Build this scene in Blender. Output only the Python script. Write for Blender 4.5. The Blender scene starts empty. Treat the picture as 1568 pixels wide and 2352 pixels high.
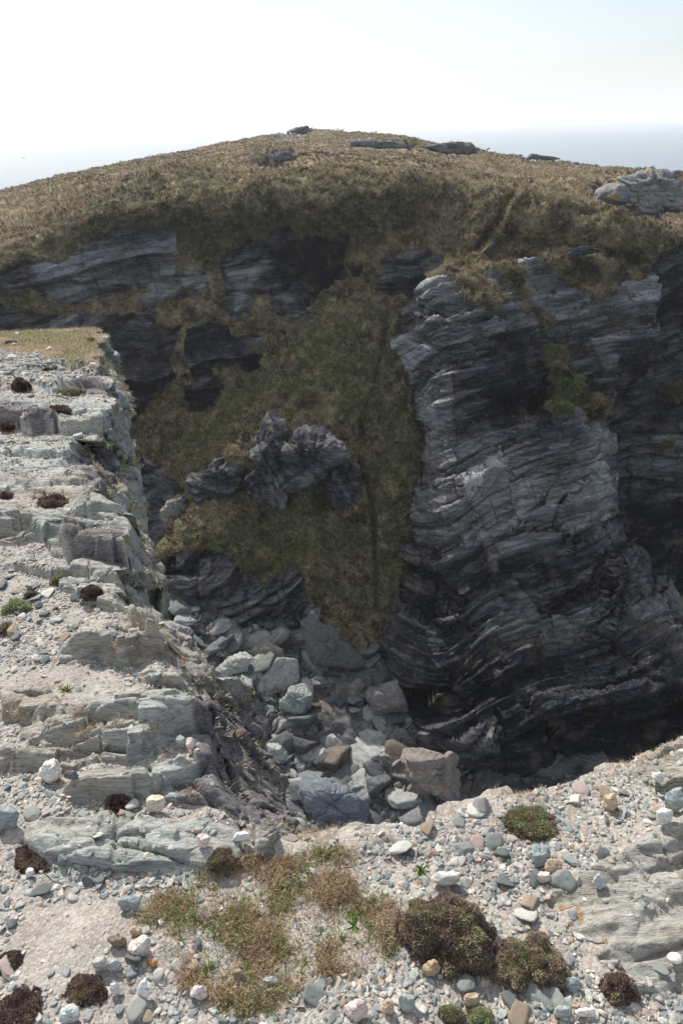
import bpy, math, time
import numpy as np
from mathutils import Matrix, Vector
T00 = time.time()
rng = np.random.default_rng(7)
C = bpy.context.scene
COL = C.collection

# ------------------------------------------------------------------ camera, world, sun, exposure
PITCH, ROLL, FOC = math.radians(29.74), math.radians(1.05), 1568.0     # photo measured on a 1568 x 2352 sheet
fwd = np.array([0, math.cos(PITCH), -math.sin(PITCH)])
up0 = np.array([0, math.sin(PITCH), math.cos(PITCH)])
rt0 = np.array([1.0, 0, 0])
RT = rt0*math.cos(ROLL) - up0*math.sin(ROLL)
UP = up0*math.cos(ROLL) + rt0*math.sin(ROLL)
cam = bpy.data.cameras.new('camera'); co = bpy.data.objects.new('camera', cam); COL.objects.link(co)
m = Matrix(((RT[0], UP[0], -fwd[0]), (RT[1], UP[1], -fwd[1]), (RT[2], UP[2], -fwd[2])))
co.matrix_world = m.to_4x4()
cam.sensor_fit = 'VERTICAL'; cam.sensor_height = 36; cam.lens = 24
cam.clip_start = 0.05; cam.clip_end = 60000
C.camera = co

SUN_EL, SUN_AZ = 42.5, -28.0         # azimuth left of the view axis (+Y)
sd = np.array([math.sin(math.radians(SUN_AZ))*math.cos(math.radians(SUN_EL)),
               math.cos(math.radians(SUN_AZ))*math.cos(math.radians(SUN_EL)), math.sin(math.radians(SUN_EL))])
W = bpy.data.worlds.new('World'); C.world = W; W.use_nodes = True
nt = W.node_tree; nt.nodes.clear()
def wn(t, **k):
    n = nt.nodes.new(t)
    for a, b in k.items(): setattr(n, a, b)
    return n
out = wn('ShaderNodeOutputWorld'); bg = wn('ShaderNodeBackground')
sky = wn('ShaderNodeTexSky', sky_type='NISHITA', sun_disc=False)
sky.sun_elevation = math.radians(SUN_EL); sky.sun_rotation = math.radians(SUN_AZ)
sky.air_density = 1.0; sky.dust_density = 1.2; sky.ozone_density = 2.0
# thin high cloud: a veil of white drawn over the sky by direction
tc = wn('ShaderNodeTexCoord'); mp = wn('ShaderNodeMapping'); mp.inputs['Scale'].default_value = (1.3, 1.0, 7.0)
mp.inputs['Rotation'].default_value = (0.0, 0.16, 0.3)
nz = wn('ShaderNodeTexNoise'); nz.inputs['Scale'].default_value = 1.6; nz.inputs['Detail'].default_value = 6; nz.inputs['Roughness'].default_value = 0.55
rp = wn('ShaderNodeValToRGB'); rp.color_ramp.elements[0].position = 0.36; rp.color_ramp.elements[1].position = 0.66
rp.color_ramp.elements[0].color = (0.38,)*3+(1,); rp.color_ramp.elements[1].color = (0.95,)*3+(1,)
mx = wn('ShaderNodeMix', data_type='RGBA')
mx.inputs[7].default_value = (7.55, 7.85, 8.3, 1)
nt.links.new(tc.outputs['Generated'], mp.inputs[0]); nt.links.new(mp.outputs[0], nz.inputs['Vector'])
nt.links.new(nz.outputs['Fac'], rp.inputs[0]); sx = wn('ShaderNodeSeparateXYZ'); nt.links.new(tc.outputs['Generated'], sx.inputs[0])
hz_ = wn('ShaderNodeMapRange'); hz_.inputs['From Min'].default_value = 0.0; hz_.inputs['From Max'].default_value = 0.12; hz_.inputs['To Min'].default_value = 1.0; hz_.inputs['To Max'].default_value = 0.0
nt.links.new(sx.outputs['Z'], hz_.inputs['Value'])
mxx = wn('ShaderNodeMath', operation='MAXIMUM'); xr = wn('ShaderNodeMapRange'); xr.inputs['From Min'].default_value = -0.1; xr.inputs['From Max'].default_value = 0.45; xr.inputs['To Min'].default_value = 1.0; xr.inputs['To Max'].default_value = 0.55
nt.links.new(sx.outputs['X'], xr.inputs['Value']); xm = wn('ShaderNodeMath', operation='MULTIPLY'); nt.links.new(rp.outputs[0], xm.inputs[0]); nt.links.new(xr.outputs[0], xm.inputs[1])
nt.links.new(xm.outputs[0], mxx.inputs[0]); nt.links.new(hz_.outputs[0], mxx.inputs[1])
nt.links.new(mxx.outputs[0], mx.inputs[0])
nt.links.new(sky.outputs[0], mx.inputs[6]); nt.links.new(mx.outputs[2], bg.inputs[0])
bg.inputs[1].default_value = 0.11
nt.links.new(bg.outputs[0], out.inputs[0])
sl = bpy.data.lights.new('sun', 'SUN'); sl.energy = 4.9; sl.angle = math.radians(0.6); sl.color = (1.0, 0.955, 0.89)
so = bpy.data.objects.new('sun', sl); COL.objects.link(so)
so.rotation_euler = Vector(tuple(-sd)).to_track_quat('-Z', 'Y').to_euler()
C.view_settings.view_transform = 'Standard'; C.view_settings.look = 'None'
C.view_settings.exposure = 0.25; C.view_settings.gamma = 1

# ------------------------------------------------------------------ projection helpers
def ray(px, py):
    px = np.asarray(px, float); py = np.asarray(py, float)
    a = (px-784)/FOC; b = (1176-py)/FOC
    return a[..., None]*RT + b[..., None]*UP + fwd
def atY(px, py, Y):
    d = ray(px, py); return d*(np.asarray(Y)/d[..., 1])[..., None]
def atZ(px, py, Z):
    d = ray(px, py); return d*(np.asarray(Z)/d[..., 2])[..., None]
def proj(P):
    d = P@fwd; return 784+FOC*(P@RT)/d, 1176-FOC*(P@UP)/d, d

# ------------------------------------------------------------------ noise
def _h(ix, iy, iz, s):
    h = (ix.astype(np.uint32)*np.uint32(374761393)) ^ (iy.astype(np.uint32)*np.uint32(668265263)) ^ (iz.astype(np.uint32)*np.uint32(2246822519)) ^ np.uint32((s*3266489917) & 0xffffffff)
    h = (h ^ (h >> np.uint32(15)))*np.uint32(2246822519)
    h = (h ^ (h >> np.uint32(13)))*np.uint32(3266489917)
    return h ^ (h >> np.uint32(16))
GR = np.array([[1,1,0],[-1,1,0],[1,-1,0],[-1,-1,0],[1,0,1],[-1,0,1],[1,0,-1],[-1,0,-1],[0,1,1],[0,-1,1],[0,1,-1],[0,-1,-1],[1,1,0],[-1,1,0],[0,-1,1],[0,-1,-1]], np.float32)
def noise(P, sc=1.0, s=0):
    sh = P.shape[:-1]; Q = (P.reshape(-1, 3)*sc+57.3).astype(np.float32)
    I = np.floor(Q); F = Q-I; I = I.astype(np.int64)
    U = F*F*F*(F*(F*6-15)+10); r = 0
    for dx in (0, 1):
        wx = U[:, 0] if dx else 1-U[:, 0]
        for dy in (0, 1):
            wy = U[:, 1] if dy else 1-U[:, 1]
            for dz in (0, 1):
                wz = U[:, 2] if dz else 1-U[:, 2]
                g = GR[_h(I[:, 0]+dx, I[:, 1]+dy, I[:, 2]+dz, s) & 15]
                r = r + wx*wy*wz*(g[:, 0]*(F[:, 0]-dx)+g[:, 1]*(F[:, 1]-dy)+g[:, 2]*(F[:, 2]-dz))
    return r.reshape(sh)
def fbm(P, sc, o=4, s=0, g=0.5):
    r = 0; a = 1; t = 0
    for i in range(o):
        r = r+a*noise(P, sc*2.03**i, s+i); t += a; a *= g
    return r/t
def ridge(P, sc, o=3, s=0):
    r = 0; a = 1; t = 0
    for i in range(o):
        r = r+a*(1-2.2*np.abs(noise(P, sc*2.1**i, s+i))); t += a; a *= 0.5
    return r/t
def h1(k, s=0, j=None):
    z = np.zeros_like(k) if j is None else j
    return (_h(k.astype(np.int64)+5000, z.astype(np.int64)+5000, np.zeros_like(k).astype(np.int64), s) & 0xffff)/65535.0
def sstep(a, b, x):
    t = np.clip((x-a)/(b-a), 0, 1); return t*t*(3-2*t)
def layers(w, u, th, L, s, edge=0.16, gap=0.05, jw=0.7):
    """stepped beds: every bed (thickness th) stands out by its own amount, broken into blocks of length L along u"""
    q = w/th; k = np.floor(q); f = q-k
    a = h1(k, s); b = h1(k+1, s)
    ub = u/L+h1(k, s+1)*9; kb = np.floor(ub); fb = ub-kb
    blk = h1(k, s+2, kb); blk2 = h1(k+1, s+2, np.floor(u/L+h1(k+1, s+1)*9))
    t = sstep(1-edge, 1, f)
    va = a*0.6+blk*0.4; vb = b*0.6+blk2*0.4
    v = va+(vb-va)*t
    cr = 1-sstep(0, gap, np.minimum(fb, 1-fb))
    cr2 = np.exp(-((f-1+edge*0.4)/0.06)**2)
    return v, np.maximum(cr*jw, cr2*0.6)
def facets(P, sc, s=0, M=None, tilt=1.0):
    """broken rock: every cell of a jittered lattice is a tilted flat face; returns height, edge closeness and a random value per cell"""
    sh = P.shape[:-1]; Q = P.reshape(-1, 3)
    if M is not None: Q = Q@np.asarray(M, float).T
    Q = (Q*sc+91.7).astype(np.float32); I = np.floor(Q).astype(np.int64); F = (Q-I).astype(np.float32)
    b1 = np.full(len(Q), 9.0, np.float32); b2 = b1.copy(); bh = np.zeros(len(Q), np.uint32); off = np.zeros_like(Q)
    for dx in (-1, 0, 1):
        for dy in (-1, 0, 1):
            for dz in (-1, 0, 1):
                h = _h(I[:, 0]+dx, I[:, 1]+dy, I[:, 2]+dz, s)
                o = np.stack([dx+(h & 1023)/1023.0-F[:, 0], dy+((h >> np.uint32(10)) & 1023)/1023.0-F[:, 1], dz+((h >> np.uint32(20)) & 1023)/1023.0-F[:, 2]], -1).astype(np.float32)
                d = (o*o).sum(1); m = d < b1
                b2 = np.where(m, b1, np.minimum(b2, d)); b1 = np.where(m, d, b1); bh = np.where(m, h, bh); off = np.where(m[:, None], o, off)
    g = np.stack([((bh >> np.uint32(k)) & 255)/127.5-1 for k in (3, 11, 19)], -1)
    v = ((bh ^ (bh >> np.uint32(7))) & 1023)/1023.0
    ht = -(off*g).sum(1)*tilt+(v-0.5)*0.7
    e = 1-np.clip((np.sqrt(b2)-np.sqrt(b1))/0.12, 0, 1)
    return ht.reshape(sh), e.reshape(sh), v.reshape(sh)
BEDM = np.array([[.55, 0, 0.14], [0, 0.8, 0.0], [-0.26*2.8, 0.1, 2.8]])   # beds: long along x, thin across
def rbf(pts, vals, q):
    pts = np.asarray(pts, float)/500; q = np.asarray(q, float)/500; n = len(pts)
    def k(r): return r**1.5
    A = k(np.linalg.norm(pts[:, None]-pts[None], axis=2))
    Pm = np.c_[np.ones(n), pts]
    M = np.block([[A+0*np.eye(n), Pm], [Pm.T, np.zeros((3, 3))]])
    w = np.linalg.solve(M, np.r_[vals, 0, 0, 0])
    r = np.zeros(len(q))
    for i in range(0, len(q), 40000):
        Q = q[i:i+40000]
        r[i:i+40000] = k(np.linalg.norm(Q[:, None]-pts[None], axis=2))@w[:n]+w[n]+Q@w[n+1:]
    return r
def inpoly(px, py, poly):
    c = np.zeros(px.shape, bool); n = len(poly)
    for i in range(n):
        x0, y0 = poly[i]; x1, y1 = poly[(i+1) % n]
        if y0 == y1: continue
        m = ((y0 > py) != (y1 > py)) & (px < (x1-x0)*(py-y0)/(y1-y0)+x0)
        c ^= m
    return c
def blur(a, n=1):
    for _ in range(n):
        p = np.pad(a, 1, mode='edge')
        a = (p[:-2, 1:-1]+p[2:, 1:-1]+p[1:-1, :-2]+p[1:-1, 2:]+2*a)/6
    return a
def gnormal(P):
    a = np.gradient(P, axis=1); b = np.gradient(P, axis=0)
    n = np.cross(a, b); n /= np.linalg.norm(n, axis=2, keepdims=True)+1e-12
    return n

# ------------------------------------------------------------------ mesh helpers
def mesh_np(name, V, F, mat=None, attrs=None, smooth=True, link=True, parent=None, fmat=None):
    V = np.ascontiguousarray(V, np.float32).reshape(-1, 3); F = np.ascontiguousarray(F, np.int32)
    k = F.shape[1]
    me = bpy.data.meshes.new(name)
    me.vertices.add(len(V)); me.vertices.foreach_set('co', V.ravel())
    me.loops.add(F.size); me.loops.foreach_set('vertex_index', F.ravel())
    me.polygons.add(len(F)); me.polygons.foreach_set('loop_start', np.arange(0, F.size, k, dtype=np.int32))
    me.polygons.foreach_set('loop_total', np.full(len(F), k, np.int32))
    me.polygons.foreach_set('use_smooth', np.full(len(F), smooth, bool))
    me.update(calc_edges=True)
    for a, arr in (attrs or {}).items():
        at = me.attributes.new(a, 'FLOAT_COLOR', 'POINT')
        at.data.foreach_set('color', np.ascontiguousarray(arr, np.float32).ravel())
    if mat is not None:
        for mm in (mat if isinstance(mat, (list, tuple)) else [mat]): me.materials.append(mm)
    if fmat is not None: me.polygons.foreach_set('material_index', np.ascontiguousarray(fmat, np.int32))
    if not link: return me
    o = bpy.data.objects.new(name, me); COL.objects.link(o); o.parent = parent
    return o
def gridF(h, w, flip=False):
    i = np.arange(h*w).reshape(h, w)
    F = np.stack([i[:-1, :-1], i[1:, :-1], i[1:, 1:], i[:-1, 1:]], -1).reshape(-1, 4)
    return F[:, ::-1] if flip else F
def tag(o, label=None, cat=None, group=None, kind=None):
    for k, v in (('label', label), ('category', cat), ('group', group), ('kind', kind)):
        if v: o[k] = v
    return o

# ------------------------------------------------------------------ materials
def newmat(name, rough=0.9, spec=0.25):
    m = bpy.data.materials.new(name); m.use_nodes = True; n = m.node_tree
    b = n.nodes['Principled BSDF']; b.inputs['Roughness'].default_value = rough
    b.inputs['Specular IOR Level'].default_value = spec
    return m, n, b
class N:
    """tiny node-writing helper"""
    def __init__(s, n): s.n = n
    def new(s, t, **k):
        x = s.n.nodes.new(t)
        for a, b in k.items(): setattr(x, a, b)
        return x
    def set(s, sock, v):
        if hasattr(v, 'links'): s.n.links.new(v, sock)
        elif isinstance(v, (tuple, list)) and len(v) == 3 and sock.type == 'RGBA': sock.default_value = (*v, 1)
        else: sock.default_value = v
    def pos(s): return s.new('ShaderNodeTexCoord').outputs['Object']
    def noise(s, sc, det=4, ro=0.55, vec=None, dist=0.0, out='Fac'):
        x = s.new('ShaderNodeTexNoise'); x.inputs['Scale'].default_value = sc; x.inputs['Detail'].default_value = det
        x.inputs['Roughness'].default_value = ro; x.inputs['Distortion'].default_value = dist
        s.set(x.inputs['Vector'], vec if vec is not None else s.pos()); return x.outputs[out]
    def mapv(s, scale=(1, 1, 1), rot=(0, 0, 0), vec=None):
        x = s.new('ShaderNodeMapping'); x.inputs['Scale'].default_value = scale; x.inputs['Rotation'].default_value = rot
        s.set(x.inputs[0], vec if vec is not None else s.pos()); return x.outputs[0]
    def ramp(s, fac, stops, interp='LINEAR'):
        x = s.new('ShaderNodeValToRGB'); r = x.color_ramp; r.interpolation = interp
        while len(r.elements) < len(stops): r.elements.new(0.5)
        for e, (p, c) in zip(r.elements, stops):
            e.position = p; e.color = (*(c if isinstance(c, (tuple, list)) else (c, c, c)), 1)
        s.set(x.inputs[0], fac); return x.outputs[0]
    def mix(s, f, a, b, mode='MIX'):
        x = s.new('ShaderNodeMix', data_type='RGBA', blend_type=mode)
        s.set(x.inputs[0], f); s.set(x.inputs[6], a); s.set(x.inputs[7], b); return x.outputs[2]
    def math(s, op, a, b=0.0, clamp=False):
        x = s.new('ShaderNodeMath', operation=op, use_clamp=clamp); s.set(x.inputs[0], a); s.set(x.inputs[1], b); return x.outputs[0]
    def sep(s, c):
        x = s.new('ShaderNodeSeparateColor'); s.set(x.inputs[0], c); return x.outputs
    def attr(s, name):
        x = s.new('ShaderNodeAttribute'); x.attribute_name = name; return x
    def bump(s, h, st, dist, nrm=None):
        x = s.new('ShaderNodeBump'); x.inputs['Strength'].default_value = st; x.inputs['Distance'].default_value = dist
        s.set(x.inputs['Height'], h)
        if nrm is not None: s.set(x.inputs['Normal'], nrm)
        return x.outputs[0]

STR_ROT = (0.0, -0.22, 0.0)
def cliff_material():
    m, n, b = newmat('cliff rock and turf', 0.95, 0.12); g = N(n)
    at = g.attr('surf'); ch = g.sep(at.outputs['Color']); rockm, lay, green = ch[0], ch[1], ch[2]
    dry = at.outputs['Alpha']
    st = g.mapv((0.45, 0.45, 4.5), STR_ROT)
    n1 = g.noise(0.9, 5, 0.6, st, 0.1); n2 = g.noise(2.6, 5, 0.62, g.mapv((0.35, 0.5, 4.5), STR_ROT), 0.05); n3 = g.noise(0.16, 3, 0.5)
    n4 = g.noise(7.0, 5, 0.75)
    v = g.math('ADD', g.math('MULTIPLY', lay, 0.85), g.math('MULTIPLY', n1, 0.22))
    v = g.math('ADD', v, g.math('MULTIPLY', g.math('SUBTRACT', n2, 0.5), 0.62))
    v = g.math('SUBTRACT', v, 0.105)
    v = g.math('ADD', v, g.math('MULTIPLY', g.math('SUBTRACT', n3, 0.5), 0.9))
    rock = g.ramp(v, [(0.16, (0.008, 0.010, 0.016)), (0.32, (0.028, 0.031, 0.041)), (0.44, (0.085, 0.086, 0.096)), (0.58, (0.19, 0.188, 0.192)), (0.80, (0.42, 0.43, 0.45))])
    warm = g.noise(0.7, 5, 0.6, dist=0.3)
    rock = g.mix(g.ramp(warm, [(0.52, 0), (0.68, 0.55)]), rock, (0.19, 0.155, 0.11), 'MIX')
    spk = g.ramp(g.math('ADD', n4, g.math('MULTIPLY', g.math('SUBTRACT', n1, 0.5), 0.35)), [(0.60, 0), (0.68, 0.8)])
    rock = g.mix(g.math('MULTIPLY', spk, lay), rock, (0.50, 0.50, 0.48))
    # turf tones from coarse and fine noise
    t1 = g.noise(1.1, 5, 0.6); t2 = g.noise(5.5, 4, 0.7); t3 = g.noise(0.22, 3, 0.5)
    turf = g.ramp(g.math('ADD', g.math('MULTIPLY', t1, 0.6), g.math('MULTIPLY', t2, 0.4)),
                  [(0.34, (0.040, 0.032, 0.019)), (0.45, (0.135, 0.108, 0.062)), (0.54, (0.24, 0.195, 0.115)), (0.66, (0.40, 0.33, 0.21))])
    turf = g.mix(g.ramp(t3, [(0.42, 0), (0.62, 0.6)]), turf, g.ramp(t2, [(0.36, (0.040, 0.038, 0.018)), (0.64, (0.19, 0.18, 0.088))]))
    gr = g.ramp(t2, [(0.36, (0.04, 0.056, 0.018)), (0.64, (0.17, 0.20, 0.07))])
    turf = g.mix(g.math('MULTIPLY', green, g.ramp(g.noise(0.75, 4, 0.6), [(0.46, 0.05), (0.64, .85)])), turf, gr)
    red = g.ramp(g.noise(1.9, 4, 0.65), [(0.62, 0), (0.70, 0.6)])
    turf = g.mix(red, turf, (0.12, 0.048, 0.028))
    turf = g.mix(1.0, turf, g.ramp(g.noise(0.8, 6, 0.75), [(0.36, 0.5), (0.5, 1.0), (0.62, 1.45)]), 'MULTIPLY')
    pk = g.ramp(g.math('ADD', g.math('MULTIPLY', t1, 0.5), g.math('MULTIPLY', t2, 0.5)), [(0.36, (0.15, 0.10, 0.055)), (0.64, (0.44, 0.34, 0.23))])
    pk = g.mix(g.ramp(g.noise(0.10, 4, 0.6), [(0.46, 0), (0.56, 0.7)]), pk, g.ramp(t2, [(0.36, (0.10, 0.065, 0.055)), (0.64, (0.36, 0.26, 0.22))]))
    turf = g.mix(g.math('MULTIPLY', dry, g.ramp(g.noise(0.28, 5, 0.65), [(0.40, 0.25), (0.56, 1)])), turf, pk)
    msk = g.ramp(g.math('ADD', rockm, g.math('MULTIPLY', g.math('SUBTRACT', t2, 0.5), 0.6)), [(0.44, 0), (0.56, 1)])
    g.set(b.inputs['Base Color'], g.mix(msk, turf, rock))
    bh = g.math('ADD', n2, g.math('MULTIPLY', n4, 0.5))
    g.set(b.inputs['Normal'], g.bump(g.mix(msk, t2, bh), 0.9, 0.30))
    return m
def shore_rock_material():
    m, n, b = newmat('pale slate bedrock and sandy soil', 0.88, 0.3); g = N(n)
    at = g.attr('surf'); ch = g.sep(at.outputs['Color']); rockm, lay, pur = ch[0], ch[1], ch[2]; warm = at.outputs['Alpha']
    st = g.mapv((2.2, 9.0, 14.0), (0.12, 0.05, 0.10))
    a1 = g.noise(1.6, 6, 0.62, st, 0.5); a2 = g.noise(6.0, 6, 0.7, st, 0.3); a3 = g.noise(1.4, 4, 0.55); a4 = g.noise(60, 4, 0.7)
    v = g.math('ADD', g.math('MULTIPLY', a1, 0.55), g.math('MULTIPLY', a2, 0.45))
    rock = g.ramp(v, [(0.32, (0.19, 0.20, 0.19)), (0.44, (0.37, 0.39, 0.365)), (0.56, (0.51, 0.52, 0.48)), (0.70, (0.66, 0.645, 0.59))])
    rock = g.mix(g.ramp(a3, [(0.44, 0), (0.64, 0.8)]), rock, g.ramp(v, [(0.3, (0.30, 0.24, 0.18)), (0.7, (0.56, 0.49, 0.40))]))
    rock = g.mix(g.ramp(g.noise(7, 4, 0.6), [(0.705, 0), (0.73, 0.7)]), rock, (0.50, 0.26, 0.05))
    purp = g.ramp(g.math('ADD', g.math('MULTIPLY', a1, 0.5), g.math('MULTIPLY', a4, 0.5)), [(0.34, (0.075, 0.068, 0.072)), (0.5, (0.19, 0.172, 0.175)), (0.66, (0.36, 0.33, 0.325))])
    rock = g.mix(pur, rock, purp)
    och = g.ramp(g.noise(2.2, 5, 0.65, dist=0.4), [(0.54, 0), (0.66, 0.8)])
    rock = g.mix(g.math('MULTIPLY', och, warm), rock, g.ramp(a4, [(0.35, (0.17, 0.15, 0.085)), (0.65, (0.40, 0.37, 0.24))]))
    crack = g.ramp(g.noise(2.6, 3, 0.5, st, 0.8), [(0.485, 1), (0.497, 0.25), (0.503, 0.25), (0.515, 1)])
    rock = g.mix(0.22, rock, crack, 'MULTIPLY')
    fine = g.noise(30, 5, 0.75, g.mapv((1, 3.5, 5), (0.12, 0.05, 0.1)))
    rock = g.mix(1.0, rock, g.ramp(fine, [(0.32, 0.48), (0.5, 1.0), (0.7, 1.3)]), 'MULTIPLY')
    s1 = g.noise(9, 6, 0.7); s2 = g.noise(140, 3, 0.7)
    vo = g.new('ShaderNodeTexVoronoi'); vo.inputs['Scale'].default_value = 150; g.set(vo.inputs['Vector'], g.pos())
    grain = g.sep(vo.outputs['Color'])[0]
    soil = g.ramp(g.math('ADD', g.math('MULTIPLY', s1, 0.5), g.math('MULTIPLY', s2, 0.5)), [(0.32, (0.145, 0.125, 0.108)), (0.50, (0.30, 0.266, 0.232)), (0.68, (0.47, 0.425, 0.375))])
    soil = g.mix(g.ramp(grain, [(0.62, 0), (0.66, 0.4)]), soil, g.ramp(grain, [(0.66, (0.25, 0.27, 0.25)), (0.80, (0.56, 0.53, 0.48)), (0.92, (0.40, 0.42, 0.40)), (1.0, (0.62, 0.46, 0.36))]))
    msk = g.ramp(g.math('ADD', rockm, g.math('MULTIPLY', g.math('SUBTRACT', s1, 0.5), 0.7)), [(0.46, 0), (0.54, 1)])
    g.set(b.inputs['Base Color'], g.mix(msk, soil, rock))
    hs = g.math('ADD', g.math('MULTIPLY', vo.outputs['Distance'], -0.6), s2)
    hr = g.math('ADD', g.math('ADD', a2, g.math('MULTIPLY', fine, 0.9)), g.math('MULTIPLY', a4, 0.35))
    hb = g.mix(msk, g.math('MULTIPLY', hs, 0.22), hr)
    g.set(b.inputs['Normal'], g.bump(hb, 0.9, 0.018))
    return m
def stone_material(name, stops, use_attr, sc=1.0, bump=0.004, strat=True, lichen=None):
    """sc: texture scale per metre of the stone"""
    m, n, b = newmat(name, 0.85, 0.3); g = N(n)
    if use_attr: rnd = g.sep(g.attr('surf').outputs['Color'])[0]; vec = g.pos()
    else:
        oi = g.new('ShaderNodeObjectInfo'); rnd = oi.outputs['Random']; vec = g.pos()
        cx = g.new('ShaderNodeVectorMath', operation='ADD'); g.set(cx.inputs[0], vec); cm = g.new('ShaderNodeVectorMath', operation='SCALE')
        g.set(cm.inputs[0], oi.outputs['Location']); cm.inputs['Scale'].default_value = 0.37; g.set(cx.inputs[1], cm.outputs[0]); vec = cx.outputs[0]
    base = g.ramp(rnd, stops)
    mv = g.mapv((1, 1, 5 if strat else 1.5), (0.3, 0.2, 0), vec)
    a = g.noise(2.2*sc, 5, 0.65, mv, 0.5); c = g.noise(11*sc, 4, 0.7, vec)
    col = g.mix(1.0, base, g.ramp(a, [(0.28, 0.52), (0.5, 0.95), (0.72, 1.35)]), 'MULTIPLY')
    col = g.mix(1.0, col, g.ramp(c, [(0.3, 0.72), (0.7, 1.22)]), 'MULTIPLY')
    if lichen: col = g.mix(g.ramp(g.noise(1.7*sc, 5, 0.65, vec), [(0.56, 0), (0.64, 0.85)]), col, lichen)
    g.set(b.inputs['Base Color'], col)
    g.set(b.inputs['Normal'], g.bump(g.math('ADD', a, g.math('MULTIPLY', c, 0.4)), 0.7, bump))
    return m
def leaf_material(name, stops, trans=0.25):
    m, n, b = newmat(name, 0.7, 0.2); g = N(n)
    r = g.sep(g.attr('surf').outputs['Color'])[0]
    col = g.ramp(r, stops)
    g.set(b.inputs['Base Color'], col)
    if trans:
        t = g.new('ShaderNodeBsdfTranslucent'); g.set(t.inputs['Color'], col)
        mx = g.new('ShaderNodeMixShader'); mx.inputs[0].default_value = trans
        o = n.nodes['Material Output']; n.links.new(b.outputs[0], mx.inputs[1]); n.links.new(t.outputs[0], mx.inputs[2]); n.links.new(mx.outputs[0], o.inputs[0])
    return m
M_CLIFF = cliff_material(); M_SHORE = shore_rock_material()
PEB = [(0.0, (0.15, 0.17, 0.17)), (0.16, (0.25, 0.27, 0.26)), (0.34, (0.36, 0.37, 0.34)), (0.5, (0.46, 0.44, 0.39)), (0.62, (0.20, 0.215, 0.215)), (0.74, (0.50, 0.45, 0.39)), (0.84, (0.36, 0.27, 0.20)), (0.91, (0.64, 0.60, 0.56)), (0.96, (0.33, 0.235, 0.155)), (1.0, (0.22, 0.18, 0.175))]
BOU = [(0.0, (0.075, 0.077, 0.078)), (0.3, (0.125, 0.13, 0.125)), (0.55, (0.20, 0.21, 0.20)), (0.75, (0.14, 0.137, 0.125)), (0.9, (0.30, 0.30, 0.285)), (1.0, (0.16, 0.14, 0.12))]
M_PEB_A = stone_material('beach pebble mix', PEB, True, 22, 0.003)
M_PEB = stone_material('beach pebble', PEB, False, 22, 0.003)
BOU = [(0.0, (0.085, 0.085, 0.085)), (0.3, (0.14, 0.145, 0.14)), (0.55, (0.22, 0.23, 0.22)), (0.75, (0.155, 0.15, 0.135)), (0.9, (0.31, 0.31, 0.295)), (1.0, (0.17, 0.14, 0.115))]
M_BOU = stone_material('fallen cliff boulder', BOU, False, 1.4, 0.06)
M_BOU_A = stone_material('fallen cliff rubble', BOU, True, 2.4, 0.04)
def solid_stone(name, col, sc, bump, **k): return stone_material(name, [(0, col), (1, tuple(c*1.12 for c in col))], False, sc, bump, **k)

print('setup', time.time()-T00)
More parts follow.
